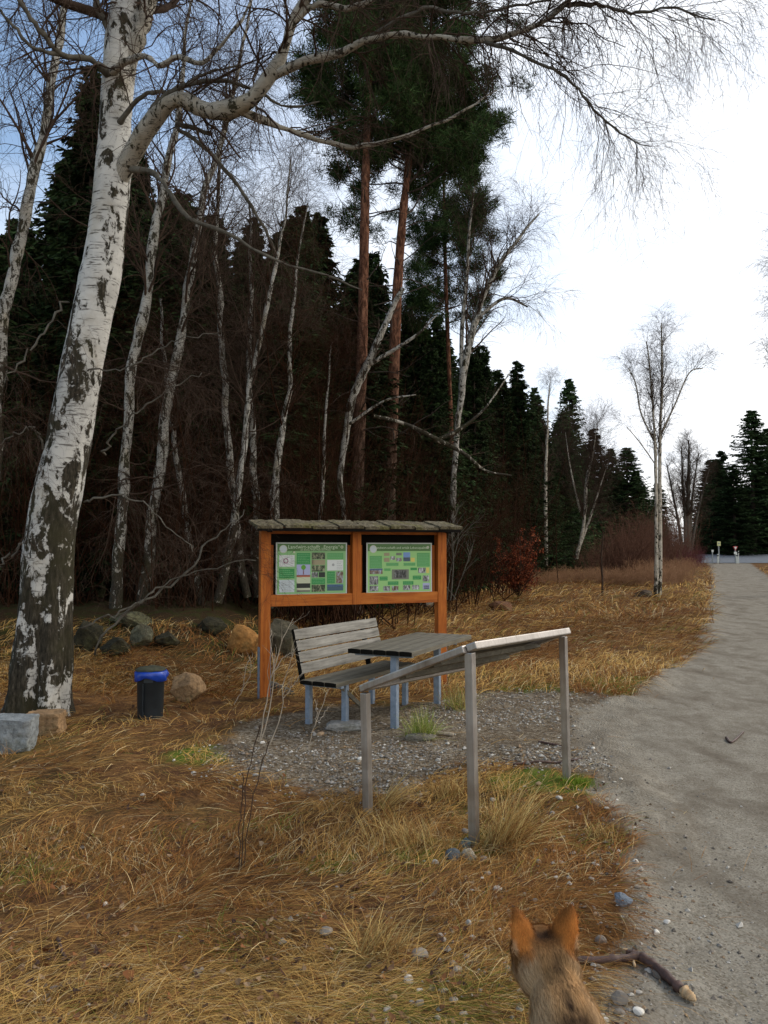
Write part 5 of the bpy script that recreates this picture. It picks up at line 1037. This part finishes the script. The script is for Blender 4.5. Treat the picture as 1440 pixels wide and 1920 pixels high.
# red-leaved young beech
g = G(972, 1122); by = float(g[1]); rgx = np.random.default_rng(77)
beech = thing('young_beech', (g[0], by, float(hgt(g[0], by, False))), 'young beech with rust-red dead leaves in the meadow', 'young tree')
n = 16; K = 10; a = rgx.uniform(0, 6.28, n); el = np.abs(rgx.normal(.22, .25, n)); d = np.stack([np.cos(a) * np.sin(el), np.sin(a) * np.sin(el), np.cos(el)], 1); Pq = np.zeros((n, K, 3)); L = rgx.uniform(1.2, 2.35, n)
for k in range(1, K): d = d + rgx.normal(size=(n, 3)) * .06; d[:, 0] += .006; d /= np.linalg.norm(d, axis=1, keepdims=True); Pq[:, k] = Pq[:, k - 1] + d * (L / (K - 1))[:, None]
Rq = .022 * np.linspace(1, .2, K)[None] * np.ones((n, 1)); b1, r1 = grow(Pq, Rq, 9, .12, 1, .55, 55, 0, 7, .15, .45, .3, .4, rg=rgx, rmin=.004); b2, r2 = grow(b1, r1, 4, .2, 1, .25, 45, 0, 4, .15, .5, .4, .3, rg=rgx, rmin=.003)
V, q = join([tubes(Pq, Rq, 6), tubes(b1, r1, 4), tubes(b2, r2, 3)]); mk('branches', V, [q], M_twig, beech)
C = np.concatenate([b1.reshape(-1, 3), b2.reshape(-1, 3)]); C = C[rgx.uniform(size=len(C)) < .8]; C = np.repeat(C, 2, 0); C = C + rgx.normal(0, .03, C.shape); keep = C[:, 2] > .15; C = C[keep]; n = len(C)
u = rgx.normal(size=(n, 3)); u[:, 2] -= .5; u /= np.linalg.norm(u, axis=1, keepdims=True); v = np.cross(u, rgx.normal(size=(n, 3))); v /= np.linalg.norm(v, axis=1, keepdims=True); s = rgx.uniform(.045, .08, (n, 1))
V = np.stack([C, C + u * s * .5 + v * s * .36, C + u * s, C + u * s * .5 - v * s * .36], 1).reshape(-1, 3)
lc = np.array([[.20, .045, .018], [.14, .03, .014], [.28, .085, .035], [.09, .022, .012]])[rgx.integers(0, 4, n)] * rgx.uniform(.7, 1.3, (n, 1))
mk('leaves', V, [np.arange(n * 4).reshape(-1, 4)], M_leaf, beech, attrs={'col': np.repeat(lc, 4, 0)}, smooth=False)

# grass tufts standing out
def tuft(px, py, H, spread, n, cols, label, seed, lean=(0, 0), wd=.004, z=None):
    rg = np.random.default_rng(seed); g = G(px, py); K = 6; a = rg.uniform(0, 6.28, n); el = np.abs(rg.normal(.45, .35, n)); P = np.zeros((n, K, 3)); P[:, 0] = np.stack([rg.normal(0, spread, n), rg.normal(0, spread, n), 0 * a - .01], 1)
    d = np.stack([np.cos(a) * np.sin(el) + lean[0], np.sin(a) * np.sin(el) + lean[1], np.cos(el)], 1); L = H * rg.uniform(.5, 1.25, n)
    for k in range(1, K): d[:, 2] -= .17; d += rg.normal(size=(n, 3)) * .04; d /= np.linalg.norm(d, axis=1, keepdims=True); P[:, k] = P[:, k - 1] + d * (L / (K - 1))[:, None]; P[:, k, 2] = np.maximum(P[:, k, 2], .004)
    T = np.stack([-np.sin(a), np.cos(a), rg.normal(0, .3, n)], 1); wf = np.array([.8, 1, .9, .7, .45, .1]) * wd / 2; A_ = P - T[:, None] * wf[None, :, None]; B2 = P + T[:, None] * wf[None, :, None]; V = np.stack([A_, B2], 2).reshape(-1, 3)
    i = np.arange(n)[:, None] * 2 * K; k = np.arange(K - 1)[None] * 2; q = np.stack([i + k, i + k + 1, i + k + 3, i + k + 2], -1).reshape(-1, 4); cc = np.array(cols)[rg.integers(0, len(cols), n)] * rg.uniform(.7, 1.2, (n, 1))
    return tag(mk('grass_tuft', V, [q], M_grass, loc=(g[0], g[1], float(hgt(g[0], g[1], False))), attrs={'col': np.repeat(cc, 2 * K, 0)}, smooth=False), label, 'grass tuft')
st_ = [(.55, .40, .16), (.45, .29, .1), (.32, .17, .06)]; gr_ = [(.25, .30, .05), (.18, .25, .04), (.42, .42, .12), (.5, .45, .2)]
tuft(792, 1384, .26, .05, 420, gr_, 'green-yellow grass tuft at the foot of the picnic table', 1)
tuft(858, 1330, .26, .06, 260, gr_ + st_, 'faded grass tuft beside the far table leg', 2)
tuft(940, 1592, .42, .05, 420, st_, 'tall straw grass tuft right of the tall stand leg', 3, (.35, .1))
tuft(760, 1588, .20, .09, 420, st_, 'low straw grass tuft between the stand legs', 4, (-.2, 0))
tuft(1130, 1568, .10, .05, 220, st_, 'short straw tuft at the path edge beyond the dog', 5)
tuft(1082, 1476, .06, .05, 400, [(.13, .2, .02), (.2, .26, .03)], 'bright green moss tuft at the foot of the right stand leg', 6)
tuft(720, 1515, .30, .03, 150, st_, 'leaning straw wisp right of the short stand leg', 7, (.7, .3))
tuft(838, 1480, .16, .06, 260, st_, 'straw tuft at the edge of the gravel', 8)
tuft(700, 1790, .22, .06, 300, st_, 'bleached straw tuft in the near grass', 9, (.3, -.1))

# ------------------------------------------------------------------ sticks
def stick(pts, label, nm='fallen_stick', mtl=None, cut=None):
    T, R = trace(pts, 40); rg = np.random.default_rng(len(label)); T[:, 2] = hgt(T[:, 0], T[:, 1]) + R * .8 + .004 if pts[0][2] is not None else T[:, 2]
    org = T[0].copy(); V, q = tubes(T[None], R[None] * (1 + .12 * rg.normal(size=(1, 40))), 12); V = V + fbm(V * 60, 3, 4)[:, None] * .006
    n_ = len(V); caps = [np.arange(12)[None, ::-1], (np.arange(12) + n_ - 12)[None]]
    return mk(nm, V - org, [q] + caps, mtl, loc=tuple(org), mi=[0, 0, 0]), T, R
def onG(px, py, wpx): g = G(px, py); return (px, py, float(g[1]), wpx)
M_stick = simple('wet_dark_branch_bark', (.035, .018, .013), (.11, .055, .038), 30, .6, .4, bd=.004)
M_cut = simple('pale_broken_wood', (.35, .22, .11), (.62, .45, .27), 30, .7)
root = thing('fallen_stick', G(1185, 1800), 'thick crooked dark branch with pale broken end lying right of the dog', 'stick')
def sub_stick(nm, pts, mtl, S=14):
    T, R = trace(pts, 40); T[:, 2] = .0 + R * .7 - .02; T[:, 2] = hgt(T[:, 0], T[:, 1], False) + R * .7 + .008
    rg = np.random.default_rng(3); V, q = tubes(T[None], R[None] * (1 + .10 * rg.normal(size=(1, 40))), S); V = V + fbm(V * 50, 3, 4)[:, None] * .008; n_ = len(V)
    mk(nm, V - np.array(root.location), [q, np.arange(S)[None, ::-1], (np.arange(S) + n_ - S)[None]], mtl, root)
sub_stick('long_arm', [onG(1075, 1806, 14), onG(1130, 1806, 15), onG(1175, 1800, 15), onG(1200, 1797, 18), onG(1222, 1812, 17), onG(1250, 1835, 17), onG(1278, 1858, 20)], M_stick)
sub_stick('broken_end', [onG(1277, 1856, 15), onG(1288, 1862, 19), onG(1298, 1868, 14), onG(1304, 1871, 6)], M_cut)
sub_stick('side_stub', [onG(1200, 1800, 13), onG(1188, 1788, 12), onG(1174, 1784, 10)], M_stick)
sub_stick('stub_end', [onG(1176, 1784, 9), onG(1171, 1782, 9), onG(1168, 1781, 6)], M_cut)
sub_stick('peeled_ring', [onG(1186, 1794, 5), onG(1188, 1800, 5), onG(1190, 1812, 5)], M_cut)
def st1(pts, label, mtl=M_stick): o, T, R = stick([onG(*p) for p in pts], label, 'fallen_stick', mtl); tag(o, label, 'stick')
st1([(962, 1437, 4), (1010, 1434, 4), (1060, 1430, 4), (1092, 1425, 3)], 'thin dark stick across the gravel behind the right stand leg')
st1([(1010, 1394, 4), (1030, 1398, 4), (1055, 1402, 3)], 'short dark stick in the gravel left of the right stand leg')
st1([(108, 1768, 5), (118, 1800, 5), (138, 1820, 4)], 'thin curved dark twig lying in the left foreground straw')
st1([(1362, 1378, 5), (1372, 1385, 4), (1394, 1366, 3)], 'small dark twig lying on the pale path')
st1([(790, 1378, 8), (820, 1380, 8), (850, 1382, 6)], 'short pale stick beside the green grass tuft', M_dry)
lg, T, R = stick([(505, 1160, 9.6, 14), (525, 1172, 9.4, 14), (548, 1196, 9.2, 13)], 'x', 'log', M_limb); 
for v in lg.data.vertices: pass
tag(lg, 'grey broken log on the bank behind the left board post', 'log')

# ------------------------------------------------------------------ road signs
def post(nm, px, pyb, pyt, y, wpx, mtl, label, cat, sign=None):
    b_ = W(px, pyb, y); t_ = W(px, pyt, y); b_[2] = 0.0; r = thing(nm, b_, label, cat); r_ = wpx / F * y / 2; MB().box((0, 0, (t_[2]) / 2), (2 * r_, 2 * r_, t_[2]), bev=r_ * .3).build('pole', mtl, r)
    return r, t_[2]
M_pole = simple('grey_sign_pole', (.25, .27, .26), (.4, .42, .4), 3); M_wht = simple('white_sign_paint', (.6, .62, .55), (.7, .72, .66), 3); M_red = simple('red_sign_paint', (.5, .05, .05), (.6, .07, .06), 3); M_yw = simple('yellow_sign_face', (.55, .55, .25), (.65, .65, .35), 3)
Y0 = 95.5
r, h = post('road_sign', 1348, 1052, 1015, Y0, 2.0, M_pole, 'square yellowish sign on a tall pole by the far road', 'road sign')
MB().box((0, -.08, h - .28), (.42, .03, .52), bev=.01).build('sign_plate', M_yw, r); MB().box((0, -.1, h - .25), (.2, .01, .2)).build('pictogram', M_pole, r)
r, h = post('road_sign', 1379, 1053, 1024, Y0, 2.0, M_pole, 'red and white triangular give-way sign by the far road', 'road sign')
def tri(s, y, zc): return np.array([[-s, y, zc + s * .58], [s, y, zc + s * .58], [0, y, zc - s * 1.15]])
for s, y, m_, nm in ((.30, -.07, M_red, 'sign_plate'), (.2, -.10, M_wht, 'sign_face')):
    V = np.vstack([tri(s, y, h - .2), tri(s, y + .02, h - .2)]); mk(nm, V, [np.array([[0, 2, 1], [3, 4, 5]]), np.array([[0, 1, 4, 3], [1, 2, 5, 4], [2, 0, 3, 5]])], m_, r, smooth=False)
MB().box((0, -.07, h - .82), (.36, .02, .28)).build('lower_plate', M_wht, r)
r, h = post('road_sign', 1336, 1052, 1031, Y0, 1.7, M_pole, 'small white plate on a short pole by the far road', 'road sign'); MB().box((0, -.06, h - .12), (.26, .03, .26), bev=.01).build('sign_plate', M_wht, r)
for px, lab in ((1346, 'white marker post left of the yellowish sign'), (1381.5, 'broad white marker post under the give-way sign'), (1385, 'slim white marker post right of the give-way sign')):
    r, h = post('marker_post', px, 1054, 1039 if px < 1384 else 1033, Y0 - 1.0, 2.2 if px < 1384 else 1.2, M_wht, lab, 'marker post'); MB().box((0, 0, h - .18), (.15, .16, .12)).build('reflector_band', M_black, r)
r, h = post('wooden_pole', 1380, 1046, 972, 108, 1.4, M_limb, 'tall thin grey pole before the dark wood beyond the road', 'pole')

# ------------------------------------------------------------------ dog
def tcaps(a, b, ra, rb, n=7, S=20, sq=(1, 1)):
    """closed tapered capsule mesh"""
    a = np.array(a, float); b = np.array(b, float); d = b - a; L = np.linalg.norm(d); d = d / L; x = np.cross(d, [0, 0, 1.]) if abs(d[2]) < .95 else np.cross(d, [1., 0, 0]); x /= np.linalg.norm(x); y = np.cross(d, x); V = [a - d * ra]
    th = np.linspace(-90, 0, n)[1:]; ring = []
    for t in th: ring.append((a + d * ra * math.sin(math.radians(t)), ra * math.cos(math.radians(t))))
    for t in -th[::-1]: ring.append((b + d * rb * math.sin(math.radians(t)), rb * math.cos(math.radians(t))))
    an = np.arange(S) * 2 * np.pi / S
    for c, r in ring:
        for k in an: V.append(c + r * (x * math.cos(k) * sq[0] + y * math.sin(k) * sq[1]))
    V.append(b + d * rb); V = np.array(V); K = len(ring); q = []; t3 = []
    for k in range(K - 1):
        for s in range(S): s2 = (s + 1) % S; q.append([1 + k * S + s, 1 + k * S + s2, 1 + (k + 1) * S + s2, 1 + (k + 1) * S + s])
    for s in range(S): s2 = (s + 1) % S; t3.append([0, 1 + s2, 1 + s]); t3.append([len(V) - 1, 1 + (K - 1) * S + s, 1 + (K - 1) * S + s2])
    return V, [np.array(q), np.array(t3)]
dm = MB()
def cap(a, b, ra, rb, **k): V, f = tcaps(a, b, ra, rb, **k); dm.add(V, f)
# dog space: +y forward, origin under the withers
cap((0, -.50, .45), (0, -.05, .46), .105, .118); cap((0, -.04, .44), (0, .04, .41), .115, .085); cap((0, -.1, .40), (0, .02, .38), .10, .09)
cap((0, -.02, .52), (0, .11, .575), .102, .084); cap((0, .10, .565), (0, .21, .612), .082, .064)
HD = np.array([-.012, .285, .640]); hy = math.radians(5)  # head turned slightly to its left
def hp(x, y, z): return (HD[0] + x * math.cos(hy) - y * math.sin(hy), HD[1] + x * math.sin(hy) + y * math.cos(hy), HD[2] + z)
cap(hp(-.02, -.045, -.012), hp(-.012, .045, .005), .066, .062); cap(hp(.02, -.045, -.012), hp(.012, .045, .005), .066, .062); cap(hp(-.03, .02, -.03), hp(-.022, .07, -.035), .05, .036); cap(hp(.03, .02, -.03), hp(.022, .07, -.035), .05, .036)
cap(hp(0, .06, -.015), hp(0, .185, -.05), .046, .026); cap(hp(0, .06, -.05), hp(0, .165, -.075), .03, .018)
for s in (-1, 1):
    cap((s * .085, -.01, .42), (s * .088, -.02, .24), .062, .036); cap((s * .088, -.02, .24), (s * .085, .0, .05), .032, .023); cap((s * .085, .0, .03), (s * .085, .045, .022), .030, .024)
    cap((s * .08, -.52, .42), (s * .09, -.44, .28), .085, .05); cap((s * .09, -.44, .28), (s * .088, -.60, .17), .045, .025); cap((s * .088, -.60, .17), (s * .088, -.56, .04), .024, .021); cap((s * .088, -.56, .03), (s * .088, -.51, .022), .028, .023)
cap((0, -.58, .47), (0, -.72, .34), .045, .055); cap((0, -.72, .34), (0, -.76, .16), .055, .02)
# ears: cupped triangles
def ear(s):
    n, m2 = 12, 9; out_, inn_ = [], []
    for i in range(n):
        t = i / (n - 1); wdt = .041 * (1 - t) ** .62 * (1 + .25 * math.sin(t * 3.1)) + .004
        for j in range(m2):
            u = (j / (m2 - 1) - .5) * 2; x = u * wdt + s * t * .022; cup = -.026 * (1 - u * u) * (1 - t * .6)
            p = np.array([x + s * (.045 + t * .016), -.022 + cup + t * .016 + .008, .018 + t * .128]); 
            # twist so the opening faces outwards and forwards
            c, sn_ = math.cos(-s * .42), math.sin(-s * .42); q0 = p - np.array([s * .05, 0, 0]); q0 = np.array([q0[0] * c - q0[1] * sn_, q0[0] * sn_ + q0[1] * c, q0[2]]) + np.array([s * .05, 0, 0])
            out_.append(hp(*q0)); q1 = q0 + np.array([0, .013, 0]); inn_.append(hp(*q1))
    V = np.array(out_ + inn_); I2 = np.arange(n * m2).reshape(n, m2); N_ = n * m2; q = np.stack([I2[:-1, :-1], I2[:-1, 1:], I2[1:, 1:], I2[1:, :-1]], -1).reshape(-1, 4)
    per = np.concatenate([I2[0, :], I2[1:, -1], I2[-1, -2::-1], I2[-2:0:-1, 0]]); sd_ = np.stack([per, per + N_, np.roll(per, -1) + N_, np.roll(per, -1)], 1)
    dm.add(V, [q, q[:, ::-1] + N_, sd_])
ear(-1); ear(1)
tmp = dm.build('dog_source', M_leaf); rm_ = tmp.modifiers.new('r', 'REMESH'); rm_.mode = 'VOXEL'; rm_.voxel_size = .0058; rm_.use_smooth_shade = True
smm = tmp.modifiers.new('s', 'SMOOTH'); smm.factor = .5; smm.iterations = 4
dg = bpy.context.evaluated_depsgraph_get(); ev = tmp.evaluated_get(dg); me = ev.to_mesh(); nv = len(me.vertices); DV = np.zeros(nv * 3); me.vertices.foreach_get('co', DV); DV = DV.reshape(-1, 3); DN = np.zeros(nv * 3); me.vertices.foreach_get('normal', DN); DN = DN.reshape(-1, 3)
DF = {}
for p in me.polygons: DF.setdefault(len(p.vertices), []).append(tuple(p.vertices))
ev.to_mesh_clear(); bpy.data.objects.remove(tmp); print('dog verts', nv)
Dw = W(1062, 1915, 1.80); DLOC = np.array([Dw[0] + .035, 1.85, 0.0]); DRZ = math.radians(3)
DSC = .93
dog = thing('dog', DLOC, 'tan and black wolf-like dog seen from behind at the bottom edge', 'dog', rz=DRZ); dog.scale = (DSC,) * 3
def dogcol(P, rg=None):
    x, y, z = P.T; n = len(P); hx = (x - HD[0]) * math.cos(hy) + (y - HD[1]) * math.sin(hy); hyy = -(x - HD[0]) * math.sin(hy) + (y - HD[1]) * math.cos(hy); hz = z - HD[2]
    nz = fbm(P * 26, 3, 8) * 2; nb = fbm(P * 8, 2, 9) * 2
    tan_ = np.array([.27, .175, .088]) * (1 + nb * 1.2)[:, None]; cream = np.array([.50, .39, .26]); grey = np.array([.33, .28, .19]); blk = np.array([.025, .016, .012]); org_ = np.array([.34, .145, .040]) * (1 + nb * .5 + nz * .3)[:, None]
    side = np.clip((np.abs(x) - .035) / .05 + nz * .3, 0, 1)[:, None]; c = tan_ * (1 - side) + cream * side
    low = np.clip((.42 - z) / .1, 0, 1)[:, None]; c = c * (1 - low) + cream * low
    st = np.exp(-((x + .0 + nb * .008) / .018) ** 2) * np.clip((.23 - y) / .05, 0, 1) * (z > .45); st = st * np.clip(.62 + nz * .8, 0, 1)
    sad = np.clip((.085 - y) / .07, 0, 1) * np.exp(-((np.abs(x) - .015) / .045) ** 2) * .95 * (z > .5) * np.clip(.8 + nz + nb, 0, 1)
    k = np.clip(np.maximum(st, sad), 0, 1)[:, None]; c = c * (1 - k) + blk * k
    head = np.clip((hyy + .075) / .04, 0, 1)[:, None]; brown = np.array([.20, .105, .042]); hc = brown * (1 - np.clip((-hz) / .05, 0, 1)[:, None]) + cream * np.clip((-hz) / .05, 0, 1)[:, None]
    crest = (np.exp(-((hyy - .0) / .026) ** 2) * np.clip((.05 - np.abs(hx)) / .012, 0, 1) * (hz > .02))[:, None]; hc = hc * (1 - crest * .9) + blk * crest * .9
    c = c * (1 - head) + hc * head
    e = np.clip((hz - .058) / .02, 0, 1) * (np.abs(hx) > .015) * (hyy < .05) * (hyy > -.08); e2 = np.clip((np.abs(hx) - .035) / .02, 0, 1) * np.clip((hz - .02) / .03, 0, 1) * (hyy > -.07) * (hyy < .05); e = np.clip(np.maximum(e, e2), 0, 1)[:, None]
    tipd = np.clip((hz - .105) / .05, 0, 1)[:, None]; ec = org_ * (1 - tipd * .75) + blk * tipd * .75; inn_ = np.clip((.036 - np.abs(hx)) / .012, 0, 1)[:, None]; ec = ec * (1 - inn_ * .6) + blk * inn_ * .6; rim = (np.clip((np.abs(hx) - .080) / .008, 0, 1) * np.clip((.075 - hz) / .03, 0, 1))[:, None]; ec = ec * (1 - rim) + cream * rim
    c = c * (1 - e) + ec * e
    mz = (np.exp(-((hx) / .02) ** 2) * np.clip((hyy - .08) / .03, 0, 1) * (hz > -.05))[:, None]; c = c * (1 - mz * .6) + blk * mz * .6
    return np.clip(c * np.array([1.42, 1.26, 1.08]) * (1 + nb * .35)[:, None], .005, .9)
DCc = dogcol(DV)
mk('body', DV, [np.array(v) for v in DF.values()], attrmat('dog_skin_and_undercoat', 'col', .9, .1), dog, attrs={'col': DCc * .75})
# fur strands flowing backwards and down
rgd = np.random.default_rng(9); front = DV[:, 1] > -.25; pick = np.where(front)[0]; big_n = 230000; idx = rgd.choice(pick, big_n); p0 = DV[idx] + rgd.normal(0, .003, (big_n, 3)); nn = DN[idx]
isear = (((p0 - HD)[:, 2] > .055) & (p0[:, 1] > .2)); ishd = p0[:, 1] > .23
flow = np.where(isear[:, None], np.array([0, -.05, 1.]), np.array([0, -1., -.25])); flow = flow - (flow * nn).sum(1, keepdims=True) * nn; flow /= np.linalg.norm(flow, axis=1, keepdims=True) + 1e-6
L = np.where(isear, .006, np.where(ishd, .012, .026)) * rgd.uniform(.6, 1.3, big_n)
d1 = flow * 1 + nn * .26 + rgd.normal(size=(big_n, 3)) * .10; d1 /= np.linalg.norm(d1, axis=1, keepdims=True); d2 = flow + nn * .0 + rgd.normal(size=(big_n, 3)) * .10; d2 /= np.linalg.norm(d2, axis=1, keepdims=True)
p1 = p0 + d1 * L[:, None] * .5; p2 = p1 + d2 * L[:, None] * .5; s = np.cross(d1, nn); s /= np.linalg.norm(s, axis=1, keepdims=True) + 1e-6; s = s * .00045
V = np.stack([p0 - s, p0 + s, p1 + s * .8, p1 - s * .8, p2], 1).reshape(-1, 3); i5 = np.arange(big_n)[:, None] * 5
fc_ = dogcol(p0) * rgd.uniform(.8, 1.15, (big_n, 1)); t_ = rgd.uniform(size=big_n) < .07; fc_[t_] *= .5
mk('fur', V, [i5 + np.array([[0, 1, 2, 3]]), i5 + np.array([[3, 2, 4]])], attrmat('dog_fur', 'col', .8, .08), dog, attrs={'col': np.repeat(fc_, 5, 0)}, smooth=False)
nz_ = MB(); V, f = tcaps(hp(0, .205, -.045), hp(0, .212, -.05), .014, .012, n=5, S=12); nz_.add(V, f); nz_.build('nose', M_black, dog, True)
for s in (-1, 1): e_ = MB(); V, f = tcaps(hp(s * .034, .085, .018), hp(s * .036, .09, .018), .009, .009, n=5, S=12); e_.add(V, f); e_.build('eye', simple('dark_brown_eye', (.02, .01, .005), (.03, .015, .008), 3, .15, .6, bd=0), dog, True)
# leash-like dark collar under the fur on the neck
print('done', sum(len(o.data.polygons) for o in bpy.data.objects if o.type == 'MESH'))
